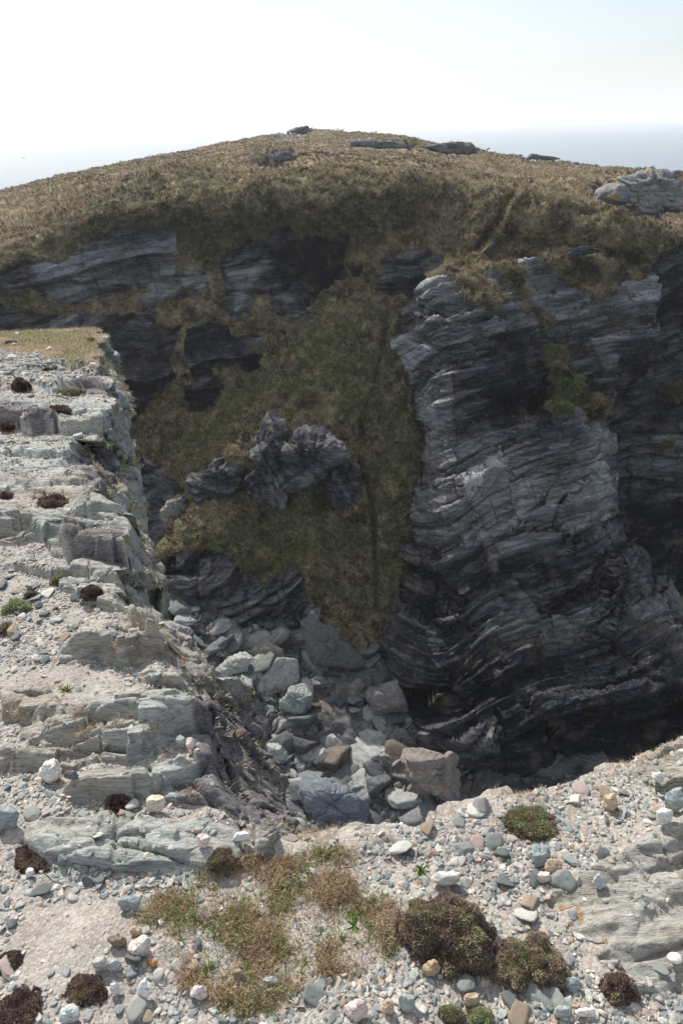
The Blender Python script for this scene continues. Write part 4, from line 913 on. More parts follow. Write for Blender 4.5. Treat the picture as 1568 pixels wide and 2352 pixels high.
# stones one can single out
G1, G2, TAN, WHT, ORN, BRN, PNK, DRK = ((.36,.39,.37), (.27,.31,.31), (.50,.38,.26), (.66,.65,.60), (.55,.27,.11), (.26,.20,.15), (.62,.50,.46), (.14,.15,.15))
NAMED = [
 (117,1770,56,62,WHT,'pale squared block of slate standing on the left ledge',1.0,.7), (163,1780,42,24,DRK,'dark wedge-shaped stone beside the pale squared block',.6,.3),
 (12,1880,66,60,G2,'large grey banded slab cut by the left edge of the picture',.8,.6),(1400,1843,38,50,TAN,'tan upright stone near the right-hand rim',.9,.4),
 (1240,1965,50,58,G2,'knobbly grey-green stone below the cushion at the rim',.7,.5),(1271,1991,46,38,TAN,'rough tan lump touching the knobbly grey-green stone',.8,.5),
 (1250,2014,36,34,PNK,'pinkish white stone under the rough tan lump',.8,.5),(1030,2018,100,40,WHT,'wide white slab behind the biggest brown cushion',.7,.2),
 (818,2318,62,56,PNK,'big pinkish quartz stone at the bottom centre',.8,.5),(891,2312,32,42,TAN,'tan tapering stone right of the pinkish quartz stone',.8,.5),
 (935,2303,40,44,G1,'grey many-sided stone between two tan stones near the bottom',.9,.5),(990,2223,44,44,(.42,.31,.19),'pitted ochre stone below the biggest brown cushion',.9,.6),
 (1085,2297,50,38,(.42,.32,.23),'rounded tan-brown stone above the bottom green cushions',.8,.4),(1292,2323,44,34,G1,'blue-grey stone with a pale vein near the bottom right',.8,.4),
 (1342,2326,54,30,WHT,'long white stone near the bottom right corner',.7,.3),(1314,2262,42,38,G2,'blue-grey flat slab leaning by the double cushion',.5,.2),
 (320,2173,58,56,(.52,.47,.43),'pale rock streaked with purple left of the dry grass',.9,.6),(232,2214,42,42,(.38,.36,.33),'round speckled grey stone on the sandy patch edge',1,.6),
 (265,2217,32,38,G1,'grey pitted stone beside the round speckled stone',.8,.5),(353,2211,22,22,ORN,'small orange stone left of the dry grass',.9,.5),
 (312,2138,28,26,TAN,'yellowish tan stone above the purple-streaked rock',.8,.5),(271,2160,50,32,BRN,'brown flattish stone left of the purple-streaked rock',.8,.3),
 (334,2272,36,58,WHT,'flat pointed white stone standing by the bottom left shingle',.5,.3),(266,2272,34,30,(.68,.61,.58),'smooth pinkish white stone left of the pointed one',.7,.4),
 (162,2330,50,54,(.50,.52,.50),'large pale grey stone on the bottom edge at left',.9,.5),(297,2075,62,42,G2,'blue-grey flat slab at the left margin of the dry grass',.5,.25),
 (143,1974,30,28,(.20,.22,.22),'dark round stone beside the purple-brown cushion',.9,.5),(70,2003,24,26,WHT,'white egg-shaped stone below the purple-brown cushion',.9,.6),
 (468,1930,36,36,PNK,'pink and white stone on the striated bedrock end',.8,.5),(554,1922,46,28,WHT,'flat white stone near the corner of the ledge',.7,.3),
 (624,2253,40,26,G1,'grey wedge stone among the green leaves at bottom',.6,.3),(550,2240,32,34,BRN,'brown leaning stone among the green leaves at bottom',.6,.4),
 (457,2280,44,36,PNK,'pinkish lumpy stone below the dry grass',.8,.5),(357,1845,50,50,(.66,.56,.44),'ochre-stained white quartz knob on the ledge',.8,.7),
 (414,1704,24,30,G1,'grey oval stone perched beside a pink one',.9,.6),(439,1707,26,27,PNK,'pink round stone perched beside the grey oval one',.9,.6),
 (355,1554,42,27,G2,'dark grey block on the near edge of the sandy strip',.8,.4),(1550,1838,54,62,G1,'big smooth grey stone cut by the right edge',.7,.4),
 (1525,1876,48,44,WHT,'white faceted stone below the big grey one at right',.8,.5),(1375,2025,36,38,(.48,.50,.46),'pale grey faceted stone in the sandy right bank',.8,.5),
 (1509,1785,34,25,WHT,'white stone close to the right-hand rim',.8,.4),(398,1855,0,0,0,'',0,0)]
MC = {}
for i, (cx, cy, w_, h_, colr, lab, th_, hh) in enumerate(NAMED):
    if not w_: continue
    if colr not in MC: MC[colr] = solid_stone('stone %d' % i, colr, 22, .003)
    hp = SF.hit(cx, cy+h_*0.42)
    rg = np.random.default_rng(900+i); k = 9
    a = np.sort((np.arange(k)+rg.uniform(-.3, .3, k))*2*math.pi/k); rr = rg.uniform(.82, 1.12, k)
    poly = [(cx+w_/2*rr[j]*math.cos(a[j]), cy+h_/2*rr[j]*math.sin(a[j])) for j in range(k)]
    dd = hp@fwd; hw = h_/2*dd/FOC
    ctr = atY(cx, cy, hp[1]*0+hp[1]+0.0); ctr = ctr*(dd/(ctr@fwd))
    outline_rock('stone', lab, poly, ctr, MC[colr], th_*0.8, 300+i, 'stone', box=.55, rough=.05, strata=.03, cuts=6, nt=64, nf=34)
# limpet shell
def shell():
    p = SF.hit(1550, 2201); V, F = ICO[3]; R_ = V*[1, .75, .5]; R_[:, 2] = np.where(R_[:, 2] < 0, 0.05*R_[:, 2], R_[:, 2]); R_ *= 1+.03*np.cos(14*np.arctan2(R_[:, 1], R_[:, 0]))[:, None]
    o = mesh_np('limpet_shell', R_*.017, F, solid_stone('shell', (.72, .70, .66), 60, .001)); o.location = p+np.array([0, 0, .004])
    tag(o, 'small white limpet shell on the sandy slab at right', 'shell')
shell()

# ------------------------------------------------------------------ boulders in the gully
BM = [rockshape(4, 600+k, 9, f_, 0, .03, .06, e_) for k, (f_, e_) in enumerate([(.5, 1.4), (.7, 1.2), (.35, 1.6), (.8, 1.1), (.45, 1.25), (.6, 1.6), (.3, 1.3), (.65, 1.3), (.9, 1.3), (.55, 1.1), (.25, 1.5), (.7, 1.5)])]
BT = {'dark grey': (.10,.10,.105), 'grey': (.17,.175,.17), 'pale grey': (.30,.30,.285), 'brown-grey': (.16,.135,.11), 'greenish': (.15,.165,.155)}
BMT = {k: stone_material(k+' boulder rock', [(0, tuple(c*.7 for c in v)), (1, tuple(c*1.1 for c in v))], False, 1.6, .06) for k, v in BT.items()}
BMM = {k: [mesh_np('boulder', V, F, BMT[k], link=False) for V, F in BM] for k in BT}
GUL = [[(395,1385),(440,1470),(520,1530),(600,1590),(690,1930),(800,1960),(940,1910),(1060,1860),(1110,1850),(1075,1790),(1000,1700),(950,1640),(900,1560),(870,1490),(720,1490),(600,1460),(480,1440),(430,1400)]]
def gsample(n, rg):
    out = np.zeros((0, 2))
    while len(out) < n:
        c = np.c_[rg.uniform(380, 1120, n*3), rg.uniform(1380, 1960, n*3)]; out = np.concatenate([out, c[inpoly(c[:, 0], c[:, 1], GUL[0])]])
    return out[:n]
RG = np.random.default_rng(21)
c = gsample(12000, RG); p = floorhit(c[:, 0], c[:, 1]); s = .075*(5.5)**(RG.random(len(c))**1.4); p[:, 2] += s*.4+RG.uniform(0, .3, len(c))
V, F, A = merge([rockshape(3, 640+k, 8, f_, 0, .02, 0, 1.5) for k, f_ in enumerate((.25, .4, .6, .35, .8, .5))], RG.integers(0, 6, len(c)), p, rotm(RG.uniform(0, 6.28, len(c)), RG.normal(0, .6, len(c)), RG.normal(0, .6, len(c))), s, RG.random(len(c)))
tag(mesh_np('rock_rubble', V, F, M_BOU_A, {'surf': A}), 'grey angular rubble filling the gaps between the fallen boulders', 'rubble', kind='stuff')
n = 250; c = gsample(n, RG); p = floorhit(c[:, 0], c[:, 1]); s = .38*(3.2)**(RG.random(n)**1.5); p[:, 2] += s*.35+.15
R = rotm(RG.uniform(0, 6.28, n), RG.normal(0, .4, n), RG.normal(0, .4, n))
bk_ = RG.choice(list(BT), n, p=[.2, .3, .2, .15, .15]); BOULD = []
for i in range(n):
    o = bpy.data.objects.new('boulder', BMM[bk_[i]][RG.integers(len(BM))]); COL.objects.link(o)
    Mx = Matrix((R[i]*s[i]).tolist()).to_4x4(); Mx.translation = Vector(tuple(p[i])); o.matrix_world = Mx
    tag(o, 'boulder', 'boulder', 'boulders fallen on the gully floor'); BOULD.append((o, c[i, 0], c[i, 1], s[i], str(bk_[i])))
def z6(*p): return [(490+a*.4167, 1307+b*.4167) for a, b in p]
GB = [
 ('tall leaning slab of dark ribbed rock at the head of the gully', z6((470,270),(540,240),(600,300),(660,330),(760,430),(835,500),(810,550),(640,550),(540,520),(495,400)), .5, (.10,.098,.095), (1,.2,.9), -.6),
 ('big grey-brown block lying against the foot of the buttress', z6((835,680),(870,620),(940,588),(1000,590),(1045,700),(1080,800),(1060,812),(890,800),(840,720)), .7, (.17,.16,.15), (.6,.1,1), -.5),
 ('huge rust-stained block beside the dark inlet', z6((1040,980),(1160,985),(1260,1010),(1350,1030),(1375,1120),(1388,1230),(1360,1270),(1280,1298),(1200,1245),(1120,1240),(1060,1160)), .75, (.235,.205,.18), (.3,.2,1), -.6),
 ('broad blue-grey slab split by a vertical crack at the near end', z6((462,1230),(490,1130),(570,1120),(640,1170),(740,1210),(850,1290),(905,1370),(870,1410),(760,1425),(600,1405),(480,1390)), .6, (.155,.17,.19), (.1,.1,1), -.5),
 ('pointed dark boulder in the middle of the boulder field', z6((365,730),(430,650),(500,620),(550,700),(545,760),(500,812),(420,790),(370,770)), .8, (.22,.235,.22), (.4,.2,1), -.5),
 ('pale grey flat-topped boulder at the left of the gully', z6((5,560),(70,480),(170,450),(220,480),(205,560),(100,590),(30,600)), .7, (.32,.31,.29), (.2,.2,1), -.4),
 ('brown-topped boulder behind the pale flat-topped one', z6((205,460),(240,410),(300,400),(380,440),(400,490),(330,525),(225,515)), .7, (.24,.215,.18), (.2,.2,1), -.4),
 ('pale cube-like boulder striped with pink', z6((500,1050),(540,975),(590,960),(630,1010),(620,1070),(570,1090),(520,1075)), .9, (.38,.36,.34), (1,.2,.5), -.3),
 ('long tilted slab with a pale top right of centre', z6((785,890),(880,882),(960,920),(1022,975),(1015,1002),(920,980),(820,940)), .5, (.35,.35,.33), (.3,.2,1), -.3),
 ('smooth pale boulder half hidden by the left wall', z6((295,960),(350,950),(410,1010),(420,1060),(350,1075),(310,1040)), .8, (.33,.33,.30), (.3,.2,1), -.3),
 ('dark cracked boulder left of the rust-stained block', z6((880,1050),(930,1005),(1000,1010),(1015,1070),(980,1120),(900,1110)), .9, (.21,.22,.20), (.3,.2,1), -.3),
 ('dark striped slab leaning below the grey-brown block', z6((950,920),(1035,850),(1080,910),(1135,985),(1050,990),(960,970)), .5, (.15,.15,.155), (1,.1,.4), -.4),
 ('grey-green brick-shaped block at the near end', z6((700,1180),(760,1155),(855,1160),(855,1250),(820,1268),(740,1230)), .8, (.24,.26,.24), (.1,.2,1), -.3),
 ('dark slab propped on the turf above the leaning slab', z6((640,230),(700,190),(730,250),(765,335),(740,350),(680,290)), .6, (.15,.15,.15), (1,.1,.6), -.3),
 ('small dark boulder on the turf foot beside the propped slab', z6((800,280),(840,270),(850,320),(820,350),(795,320)), .7, (.13,.13,.12), (.2,.2,1), -.3),
 ('dark green-grey stone at the water edge of the inlet', z6((1390,1250),(1440,1235),(1500,1270),(1490,1310),(1420,1325)), .8, (.13,.16,.15), (.2,.2,1), -.3),
 ('pale rough boulder at the near lip of the gully', z6((1030,1370),(1120,1355),(1200,1380),(1190,1415),(1060,1430)), .8, (.30,.30,.28), (.2,.2,1), -.3),
 ('light grey faceted boulder at the centre of the field', z6((605,950),(640,905),(690,920),(705,970),(660,1010)), .9, (.36,.36,.34), (.2,.2,1), -.3),
 ('rounded grey boulder behind the pointed dark one', z6((525,610),(560,585),(610,600),(620,650),(570,680),(530,660)), .9, (.28,.28,.27), (.2,.2,1), -.3),
 ('brown wedge boulder left of the grey-brown block', z6((745,620),(800,600),(850,640),(835,720),(790,740),(750,700)), .8, (.18,.17,.145), (.4,.2,1), -.3),
 ('upright narrow slab touching the rust-stained block', z6((1000,1140),(1010,1040),(1040,1010),(1045,1080),(1025,1145)), .7, (.24,.25,.20), (1,.2,.3), -.3),
 ('blocky grey stone below the corner of the ledge', z6((470,1400),(545,1395),(555,1480),(500,1510),(475,1480)), .8, (.26,.26,.25), (.1,.2,1), -.2),
]
for i, (lab, poly, th_, colr, sdr, dy) in enumerate(GB):
    pa = np.array(poly); bx = pa[:, 0].mean(); by = pa[:, 1].max()-4
    fp = floorhit(bx, by); Yc = fp[1]+dy+0.35
    outline_rock('boulder', lab, poly, Yc, solid_stone('boulder rock %d' % i, colr, 1.6, .05, lichen=(.27,.17,.12) if i == 2 else None), th_, 40+i, rough=.05, strata=.06, cuts=7, cutd=(.62, .9), box=.42, sdir=sdr, nt=150, nf=80)
SHORT = ['tall leaning slab', 'big block at the buttress foot', 'huge rust-stained block', 'slab split by a crack', 'pointed dark boulder', 'pale flat-topped boulder', 'brown-topped boulder', 'pink-striped cube-like boulder', 'long pale-topped slab', 'smooth pale boulder at the wall', None, 'dark striped slab', 'grey-green brick-shaped block', None, None, None, 'rough boulder at the near lip', 'light faceted boulder', 'rounded grey boulder', 'brown wedge boulder', None, 'blocky stone below the corner']
pointlabels(BOULD, [(np.mean([a[0] for a in g_[1]]), np.mean([a[1] for a in g_[1]]), sh) for g_, sh in zip(GB, SHORT) if sh], 'boulder')
pointlabels(STONES, [(117,1770,'squared pale block'),(12,1880,'big banded slab'),(1400,1843,'tan upright stone'),(1240,1965,'knobbly grey-green stone'),(1030,2018,'wide white slab'),(818,2318,'big pinkish quartz stone'),
 (990,2223,'pitted ochre stone'),(1085,2297,'rounded tan-brown stone'),(1320,2300,'long white bottom stone'),(320,2173,'purple-streaked rock'),(232,2214,'round speckled stone'),(334,2272,'flat pointed white stone'),(162,2330,'pale grey bottom-edge stone'),(297,2075,'blue-grey flat slab by the grass'),
 (468,1930,'pink and white stone on the bedrock'),(624,2253,'wedge stone among green leaves'),(357,1845,'white quartz knob'),(427,1704,'perched pair of oval and pink stones'),(355,1554,'dark block by the sandy strip'),(1550,1838,'big smooth stone at the right edge'),(1375,2025,'pale faceted stone in the sandy bank'),
 (1035,2110,'largest brown cushion'),(1222,2190,'double-humped cushion'),(1228,1880,'green-topped cushion below the rim'),(1424,2240,'purplish cushion'),(509,1978,'compact brown cushion'),(78,1957,'withered purple-brown cushion'),(35,1380,'bright grey-green cushion'),(130,1317,'lone dark green cushion'),(208,1360,'dark purple cushion'),
 (120,1135,'brown cushion in the hollow'),(155,893,'long olive cushion'),(40,870,'far-left dark brown cushion'),(135,930,'dark cushion by the pale slab edge'),(104,838,'small dark cushion on far shingle'),(8,1115,'small brown cushion at the left edge'),(15,970,'dark cushion by the purple slab'),(203,775,'tiny green cushion at the tip'),(365,1490,'tawny brink tuft'),(235,1640,'crest tufts of the long slab')], 'stone')
print('boulders', time.time()-T00)
# ------------------------------------------------------------------ crags standing out of the hill
CR = [
 ('big crag with a split face halfway up the turf slope', [(600,985),(625,940),(650,960),(655,1010),(665,1060),(660,1110),(640,1172),(592,1165),(570,1125),(568,1090),(590,1075),(592,1020)], .8, 'A', (.9,.1,.5)),
 ('dark overhanging crag right of the split-faced crag', [(650,1040),(665,1000),(700,985),(740,968),(790,1010),(792,1055),(745,1075),(720,1110),(690,1120),(655,1115),(645,1080)], .8, 'A', (.5,.1,1)),
 ('small dark crag below the right of the overhang', [(745,1110),(775,1070),(805,1062),(825,1085),(815,1125),(790,1165),(765,1160)], .7, 'A', (1,.1,.5)),
 ('smooth grey boulder set in the turf left of the crags', [(437,1100),(470,1075),(520,1058),(548,1075),(552,1110),(530,1140),(470,1168),(450,1145)], .7, 'A', (.2,.1,1)),
 ('lichen-topped boulder at the left edge of the turf slope', [(368,1175),(385,1150),(410,1130),(428,1150),(425,1180),(400,1205),(388,1225),(372,1205)], .8, 'A', (.2,.1,1)),
 ('pale stone tucked beneath the crags', [(678,1150),(690,1135),(705,1133),(706,1148),(690,1168)], .7, 'A', (.2,.1,1)),
 ('large rounded outcrop with orange lichen on the right skyline slope', [(1345,440),(1390,412),(1450,394),(1520,396),(1590,398),(1650,430),(1640,490),(1560,487),(1480,484),(1420,472),(1378,458)], .6, 'A', (.9,.3,.5)),
 ('grey knoll of rock near the hilltop', [(622,362),(640,350),(668,348),(682,356),(678,368),(640,370)], .7, 'A', (.2,.1,1)),
 ('low grey ledge along the hilltop right of the summit', [(772,328),(800,322),(860,322),(930,326),(960,332),(950,340),(880,340),(800,336)], .35, 'A', (.1,.1,1)),
 ('grey ledge at the right end of the hilltop', [(960,338),(1000,330),(1060,322),(1085,330),(1100,344),(1090,354),(1000,352)], .5, 'A', (.3,.1,1)),
 ('pointed summit outcrop at the top of the headland', [(655,302),(680,292),(708,288),(722,294),(716,302),(690,308)], .6, 'A', (.3,.1,1)),
 ('narrow dark ledge in the turf above the buttress', [(1296,580),(1310,570),(1350,566),(1388,567),(1386,578),(1340,586),(1305,590)], .5, 'A', (.1,.1,1)),
 ('flat pale slab on the right skyline', [(1180,360),(1215,353),(1260,358),(1300,366),(1250,368),(1200,366)], .4, 'A', (.1,.1,1)),
 ('tan layered boulder at the top of the buttress rim', z4 := [(1034,975-150),(1045,955-150),(1075,950-150),(1110,985-150),(1115,1000-150),(1060,1012-150),(1038,1005-150)], .6, 'B', (.1,.1,1)),
 ('pale slab standing on the rim halfway down the buttress', [(1030,1080),(1050,1055),(1072,1075),(1076,1110),(1050,1135),(1032,1110)], .5, 'B', (.4,.1,1)),
 ('block of pale jointed rock on the lower rim of the buttress', [(975,1185),(1000,1140),(1030,1135),(1050,1180),(1075,1230),(1060,1245),(1010,1240),(980,1215)], .5, 'B', (1,.1,.6)),
]
def crag_mat(name, col, orange=False):
    return stone_material(name, [(0, col), (1, col)], False, 0.9, .12, lichen=(.40,.24,.06) if orange else None)
MCR = crag_mat('dark crag rock', (.115,.115,.12)); MCR2 = crag_mat('grey outcrop rock', (.17,.168,.16), False); MCR3 = crag_mat('lichened outcrop rock', (.21,.205,.195), True); MCR4 = crag_mat('pale rim rock', (.34,.36,.36))
for i, (lab, poly, th_, srf, sdr) in enumerate(CR):
    pa = np.array(poly, float); c_ = pa.mean(0)
    if i < 4: pa = c_+(pa-c_)*1.13; poly = [tuple(t) for t in pa]; hp = (SA if srf == 'A' else SB).hit(c_[0], c_[1], 4)
    mt = M_CLIFF if i in (0, 1, 2, 3, 5, 11, 14, 15) else (MCR2 if i in (7, 8, 9, 10, 12) else MCR3)
    if i == 13: continue
    dk = (hp@fwd)/FOC*(np.ptp(pa[:, 1]))*th_*(-.28 if i < 6 else .5 if i == 6 else (0.25 if i < 14 else -.2))
    outline_rock('rock_outcrop', lab, poly, hp[1]+dk*.5, mt, th_, 80+i, 'rock outcrop', rough=.10, strata=.05, cuts=7, cutd=(.7, .93), box=.32, sdir=sdr, nt=150, nf=80)

# ------------------------------------------------------------------ thrift cushions
CU = [ # cx, base cy, width px, height px, green 0..1, label, near?
 (1035,2200,240,185,.45,'largest brown and olive thrift cushion in the foreground',1),(1222,2262,180,150,.50,'double-humped thrift cushion right of the largest one',1),(1228,1912,122,66,.62,'green-topped cushion on the shingle just below the rim',1),
 (1424,2290,86,92,.22,'purplish cushion beside the sandy slab at lower right',1),(1040,2348,52,46,.55,'small brown-green cushion on the bottom edge',1),(1104,2352,60,46,.8,'small green cushion on the bottom edge',1),
 (509,1998,70,44,.42,'compact brown cushion above the dry grass',1),(78,1985,112,60,.15,'purple-brown withered cushion at the left below the ledge',1),(185,2300,95,75,.25,'ragged dark cushion left of the bottom stones',1),(38,2345,120,85,.18,'dark withered cushion in the bottom left corner',1),(12,2225,66,54,.22,'dark cushion at the left edge above the corner one',1),
 (35,1403,76,46,.95,'bright grey-green cushion at the left edge of the ledge',0),(14,1450,48,58,.5,'brown-sided cushion below the bright green one',0),(130,1331,52,34,.5,'dark green cushion alone on the shingle strip',0),(208,1372,44,30,.1,'dark purple cushion right of the lone green one',0),
 (120,1158,78,44,.2,'brown cushion in a hollow of the ledge blocks',0),(155,903,72,24,.6,'long olive cushion on the far part of the ledge',0),(40,888,50,38,.15,'dark brown cushion at the far left of the ledge',0),(135,940,64,24,.2,'dark cushion in front of the pale slab edge',0),
 (104,848,30,18,.15,'small dark cushion on the far shingle',0),(15,985,34,30,.15,'dark cushion at the left edge by the purple slab',0),(8,1128,28,26,.2,'small brown cushion at the left edge of the ledge',0),(203,780,30,18,.75,'tiny green cushion at the far tip of the ledge',0),(18,788,40,18,.1,'dark brown clump on the far grassy tip',0),(76,1370,26,18,.2,'little dark cushion beside the bright green one',0),(270,1850,50,22,.12,'reddish withered cushion by the quartz knob',0)]
def cushion(i, cx, cy, wp, hp_, gre, lab, near):
    if not near: wp *= .82; hp_ *= .8
    base = SF.hit(cx, cy); d = base@fwd; w_ = wp/2*d/FOC; el = math.atan2(-base[2], math.hypot(base[0], base[1]))
    hh = max(0.5*w_, (hp_*d/FOC-2*w_*math.sin(el)*.62)/math.cos(el)*1.0); hh = min(hh, w_*.95)*(.5 if (gre < .3 and near and i > 6) else 1)
    c0 = np.array([base[0], base[1]+w_*.45, SF.hit(cx, cy-hp_*.25)[2]-.2*hh]) if True else base
    V, F = ICO[5 if near else 4]; rg = np.random.default_rng(1000+i)
    lump = 1+fbm(V+i*5, 1.3, 3, 700+i)*.55+fbm(V+i, 4, 2, 720+i)*.12
    if i == 1: lump = lump*(1-.28*np.exp(-((V[:, 0]+.1)/.16)**2))
    U = V*np.array([w_, w_*.8, hh])*lump[:, None]; U[:, 2] = np.maximum(U[:, 2], -.3*hh)
    fr = blur  # noqa
    core = U*.93
    root = bpy.data.objects.new('thrift_cushion', None); COL.objects.link(root); root.location = c0; tag(root, lab, 'cushion plant')
    mesh_np('woody_core', core, F, M_CORE, parent=root)
    n = int((26000 if wp > 150 else 12000) if near else 3000)
    dirs = rg.normal(size=(n, 3)); dirs[:, 2] = np.abs(dirs[:, 2])*1.0-.18; dirs /= np.linalg.norm(dirs, axis=1, keepdims=True)
    lm = 1+fbm(dirs+i*5, 1.3, 3, 700+i)*.55+fbm(dirs+i, 4, 2, 720+i)*.12
    if i == 1: lm = lm*(1-.28*np.exp(-((dirs[:, 0]+.1)/.16)**2))
    b_ = dirs*np.array([w_, w_*.8, hh])*(lm*.93)[:, None]
    L = (.0048 if near else .011)*rg.uniform(.6, 1.5, n)*(1 if near else 1.3)
    nn_ = dirs/np.array([w_, w_*.8, hh]); nn_ /= np.linalg.norm(nn_, axis=1, keepdims=True)
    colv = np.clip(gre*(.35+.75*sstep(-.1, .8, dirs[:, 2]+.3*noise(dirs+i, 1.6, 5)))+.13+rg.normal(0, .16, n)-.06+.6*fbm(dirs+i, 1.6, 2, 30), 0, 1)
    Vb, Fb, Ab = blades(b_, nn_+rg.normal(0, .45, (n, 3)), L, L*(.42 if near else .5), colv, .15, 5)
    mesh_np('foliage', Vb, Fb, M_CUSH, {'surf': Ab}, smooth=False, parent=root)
for i, cdef in enumerate(CU): cushion(i, *cdef)
print('cushions', time.time()-T00)

# ------------------------------------------------------------------ dry turf patch with green leaves
PATCH = [[(320,2110),(380,2020),(470,1990),(570,1965),(640,1955),(720,1945),(800,1960),(850,2040),(930,2080),(890,2180),(850,2220),(720,2220),(650,2290),(560,2330),(430,2290),(380,2200)]]
pm = (blur(polymask(PATCH, gx_, gy_, 28, 430, Fg, 5), 3)*area*(gd_ > .3)).ravel()
rg = np.random.default_rng(31)
n = 30000; q, nn, d, ix = pick(n, rg, pm*(0.06+sstep(-.15, .3, fbm(Fg, 9, 3, 440))).ravel())
dr = nn*.75+rg.normal(0, .7, (n, 3)); dr[:, 2] = np.abs(dr[:, 2])
cl = np.clip(.52+rg.normal(0, .13, n)+.25*noise(q, 14, 441), 0.05, .74); gmask = (noise(q, 9, 445) > .10) & (rg.random(n) < .38); cl = np.where(gmask, rg.uniform(.8, 1, n), cl)
V, F, A = blades(q-nn*.002, dr, rg.uniform(.010, .034, n), rg.uniform(.0010, .0024, n), cl, .5, 32)
tag(mesh_np('dry_grass', V, F, M_STRAW, {'surf': A}, smooth=False), 'patch of straw-coloured grass stems and leaf litter in the foreground shingle', 'grass', kind='stuff')
# rosettes of narrow green leaves
n = 44; q, nn, d, ix = pick(n, rg, pm); ROS = []
MG = leaf_material('plantain leaf', [(0, (.05, .10, .02)), (.6, (.12, .22, .04)), (1, (.30, .36, .07))])
def rosette(p, sz, k, seed, lab, grp):
    r = np.random.default_rng(seed); a = r.uniform(0, 6.28, k); dv = np.c_[np.cos(a), np.sin(a), r.uniform(.3, 1.3, k)]
    V, F, A = blades(np.zeros((k, 3))+dv*[.002, .002, 0], dv, sz*r.uniform(.6, 1.1, k), sz*r.uniform(.14, .22, k), r.uniform(.1, 1, k), .5, seed)
    o = mesh_np('plantain', V, F, MG, {'surf': A}, smooth=False); o.location = p; tag(o, lab, 'plant', grp); return o
rpx, rpy, _ = proj(q)
for i in range(n):
    s_ = rg.uniform(.013, .028); ROS.append((rosette(q[i], s_, 13, 50+i, 'x', 'green rosettes in the dry grass'), rpx[i], rpy[i], s_, 'leafy'))
pointlabels(ROS, [(320,2173,'purple-streaked rock'),(297,2075,'blue-grey flat slab by the grass'),(509,1978,'compact brown cushion'),(624,2253,'wedge stone among green leaves'),(550,2240,'brown leaning stone at bottom'),(457,2280,'pinkish lumpy stone'),(960,2100,'largest brown cushion'),(640,1945,'corner of the rock wall'),(810,2100,'yellow-green rosette'),(560,2100,'middle of the dry grass')], 'green rosette')
for j, (x, y, lab, s_) in enumerate([(965,1995,'bright green leafy rosette on the shingle above the largest cushion',.03),(150,1583,'tiny green and yellow plant on the sandy strip of the ledge',.035),(560,2240,'leafy green clump at the foot of the dry grass among pebbles',.035),(810,2100,'yellow-green rosette at the right margin of the dry grass',.022)]):
    rosette(SF.hit(x, y), s_, 22, 150+j, lab, None)
for j, (x, y, lab) in enumerate([(188,1630,'straw tuft on the crest of the long slab'),(205,1658,'upper brown tuft on the slope of the long slab'),(197,1677,'lower brown tuft on the slope of the long slab'),(268,1664,'grey-brown tuft on the middle of the long slab'),(365,1682,'yellow tuft near the right end of the long slab'),(272,1480,'tawny tuft on the rounded slab top'),(50,1640,'brown tuft in the joint left of the long slab'),(440,1818,'tuft at the foot of the near rock wall'),(367,1503,'tuft at the brink above the gully'),(420,1518,'tan tuft on the corner above the gully'),(1095,1985,'withered dark red plant on the right shingle'),(545,1690,'pale tuft high on the near rock wall')]):
    k = 90; r = np.random.default_rng(170+j); p0 = SF.hit(x, y); sc_ = .022 if y < 1700 else .015
    bb = r.normal(0, sc_*.6, (k, 3))*[1, 1, .1]; dv = bb/sc_+[0, 0, 1]
    V, F, A = blades(bb, dv+r.normal(0, .3, (k, 3)), sc_*r.uniform(.5, 1.3, k), np.full(k, sc_*.09), np.clip(r.normal(.15 if j == 10 else .5, .12, k), 0, .75), .3, j)
    o = mesh_np('grass_tuft', V, F, M_STRAW, {'surf': A}, smooth=False); o.location = p0; tag(o, lab, 'grass tuft')
# pale lichen tufts on the rock walls and dry grass along the rim
Wp = F_P[:, NG-6:NG+105]; wn_ = F_N[:, NG-6:NG+105]; wa = np.linalg.norm(np.cross(np.gradient(Wp, axis=0), np.gradient(Wp, axis=1)), axis=2)
wx, wy, wd_ = proj(Wp)
lw = wa*(sstep(.05, .35, fbm(Wp, 3.5, 3, 450)+.05))*(wx < 760)*(wd_ > .3); lw = (lw/lw.sum()).ravel()
n = 4200; i_ = rg.choice(len(lw), n, p=lw); q = Wp.reshape(-1, 3)[i_]; nn = wn_.reshape(-1, 3)[i_]; dd = wd_.ravel()[i_]
k = 11; q = np.repeat(q, k, 0)+rg.normal(0, .008, (n*k, 3)); nn = np.repeat(nn, k, 0); dd = np.repeat(dd, k)
V, F, A = blades(q, nn+[0, 0, .35]+rg.normal(0, .6, nn.shape), rg.uniform(.010, .026, n*k)*np.clip(dd/2.6, .9, 2.2), .0032*np.clip(dd/2.6, .8, 2), np.clip(rg.normal(.5, .25, n*k), 0, 1), .3, 33)
tag(mesh_np('lichen_tufts', V, F, M_LICH, {'surf': A}, smooth=False), 'pale bushy lichen growing over the shaded rock walls of the ledge', 'lichen', kind='stuff')
ew = (dens*0+area)*1.0; ew[:, :-74] = 0; ew = ew*(gx_ > 690)*(gx_ < 1640)*(gd_ > .3)*(sstep(-.1, .2, noise(Fg, 5, 460))+.08); ew = ew.ravel()
n = 2600; q, nn, d, ix = pick(n, rg, ew)
V, F, A = blades(q, [0, .25, 1]+rg.normal(0, .5, (n, 3)), rg.uniform(.008, .024, n), np.full(n, .0011), np.clip(rg.normal(.62, .08, n), 0, .74), .5, 34)
tag(mesh_np('rim_grass', V, F, M_STRAW, {'surf': A}, smooth=False), 'fringe of bleached grass along the brink of the right-hand bank', 'grass', kind='stuff')

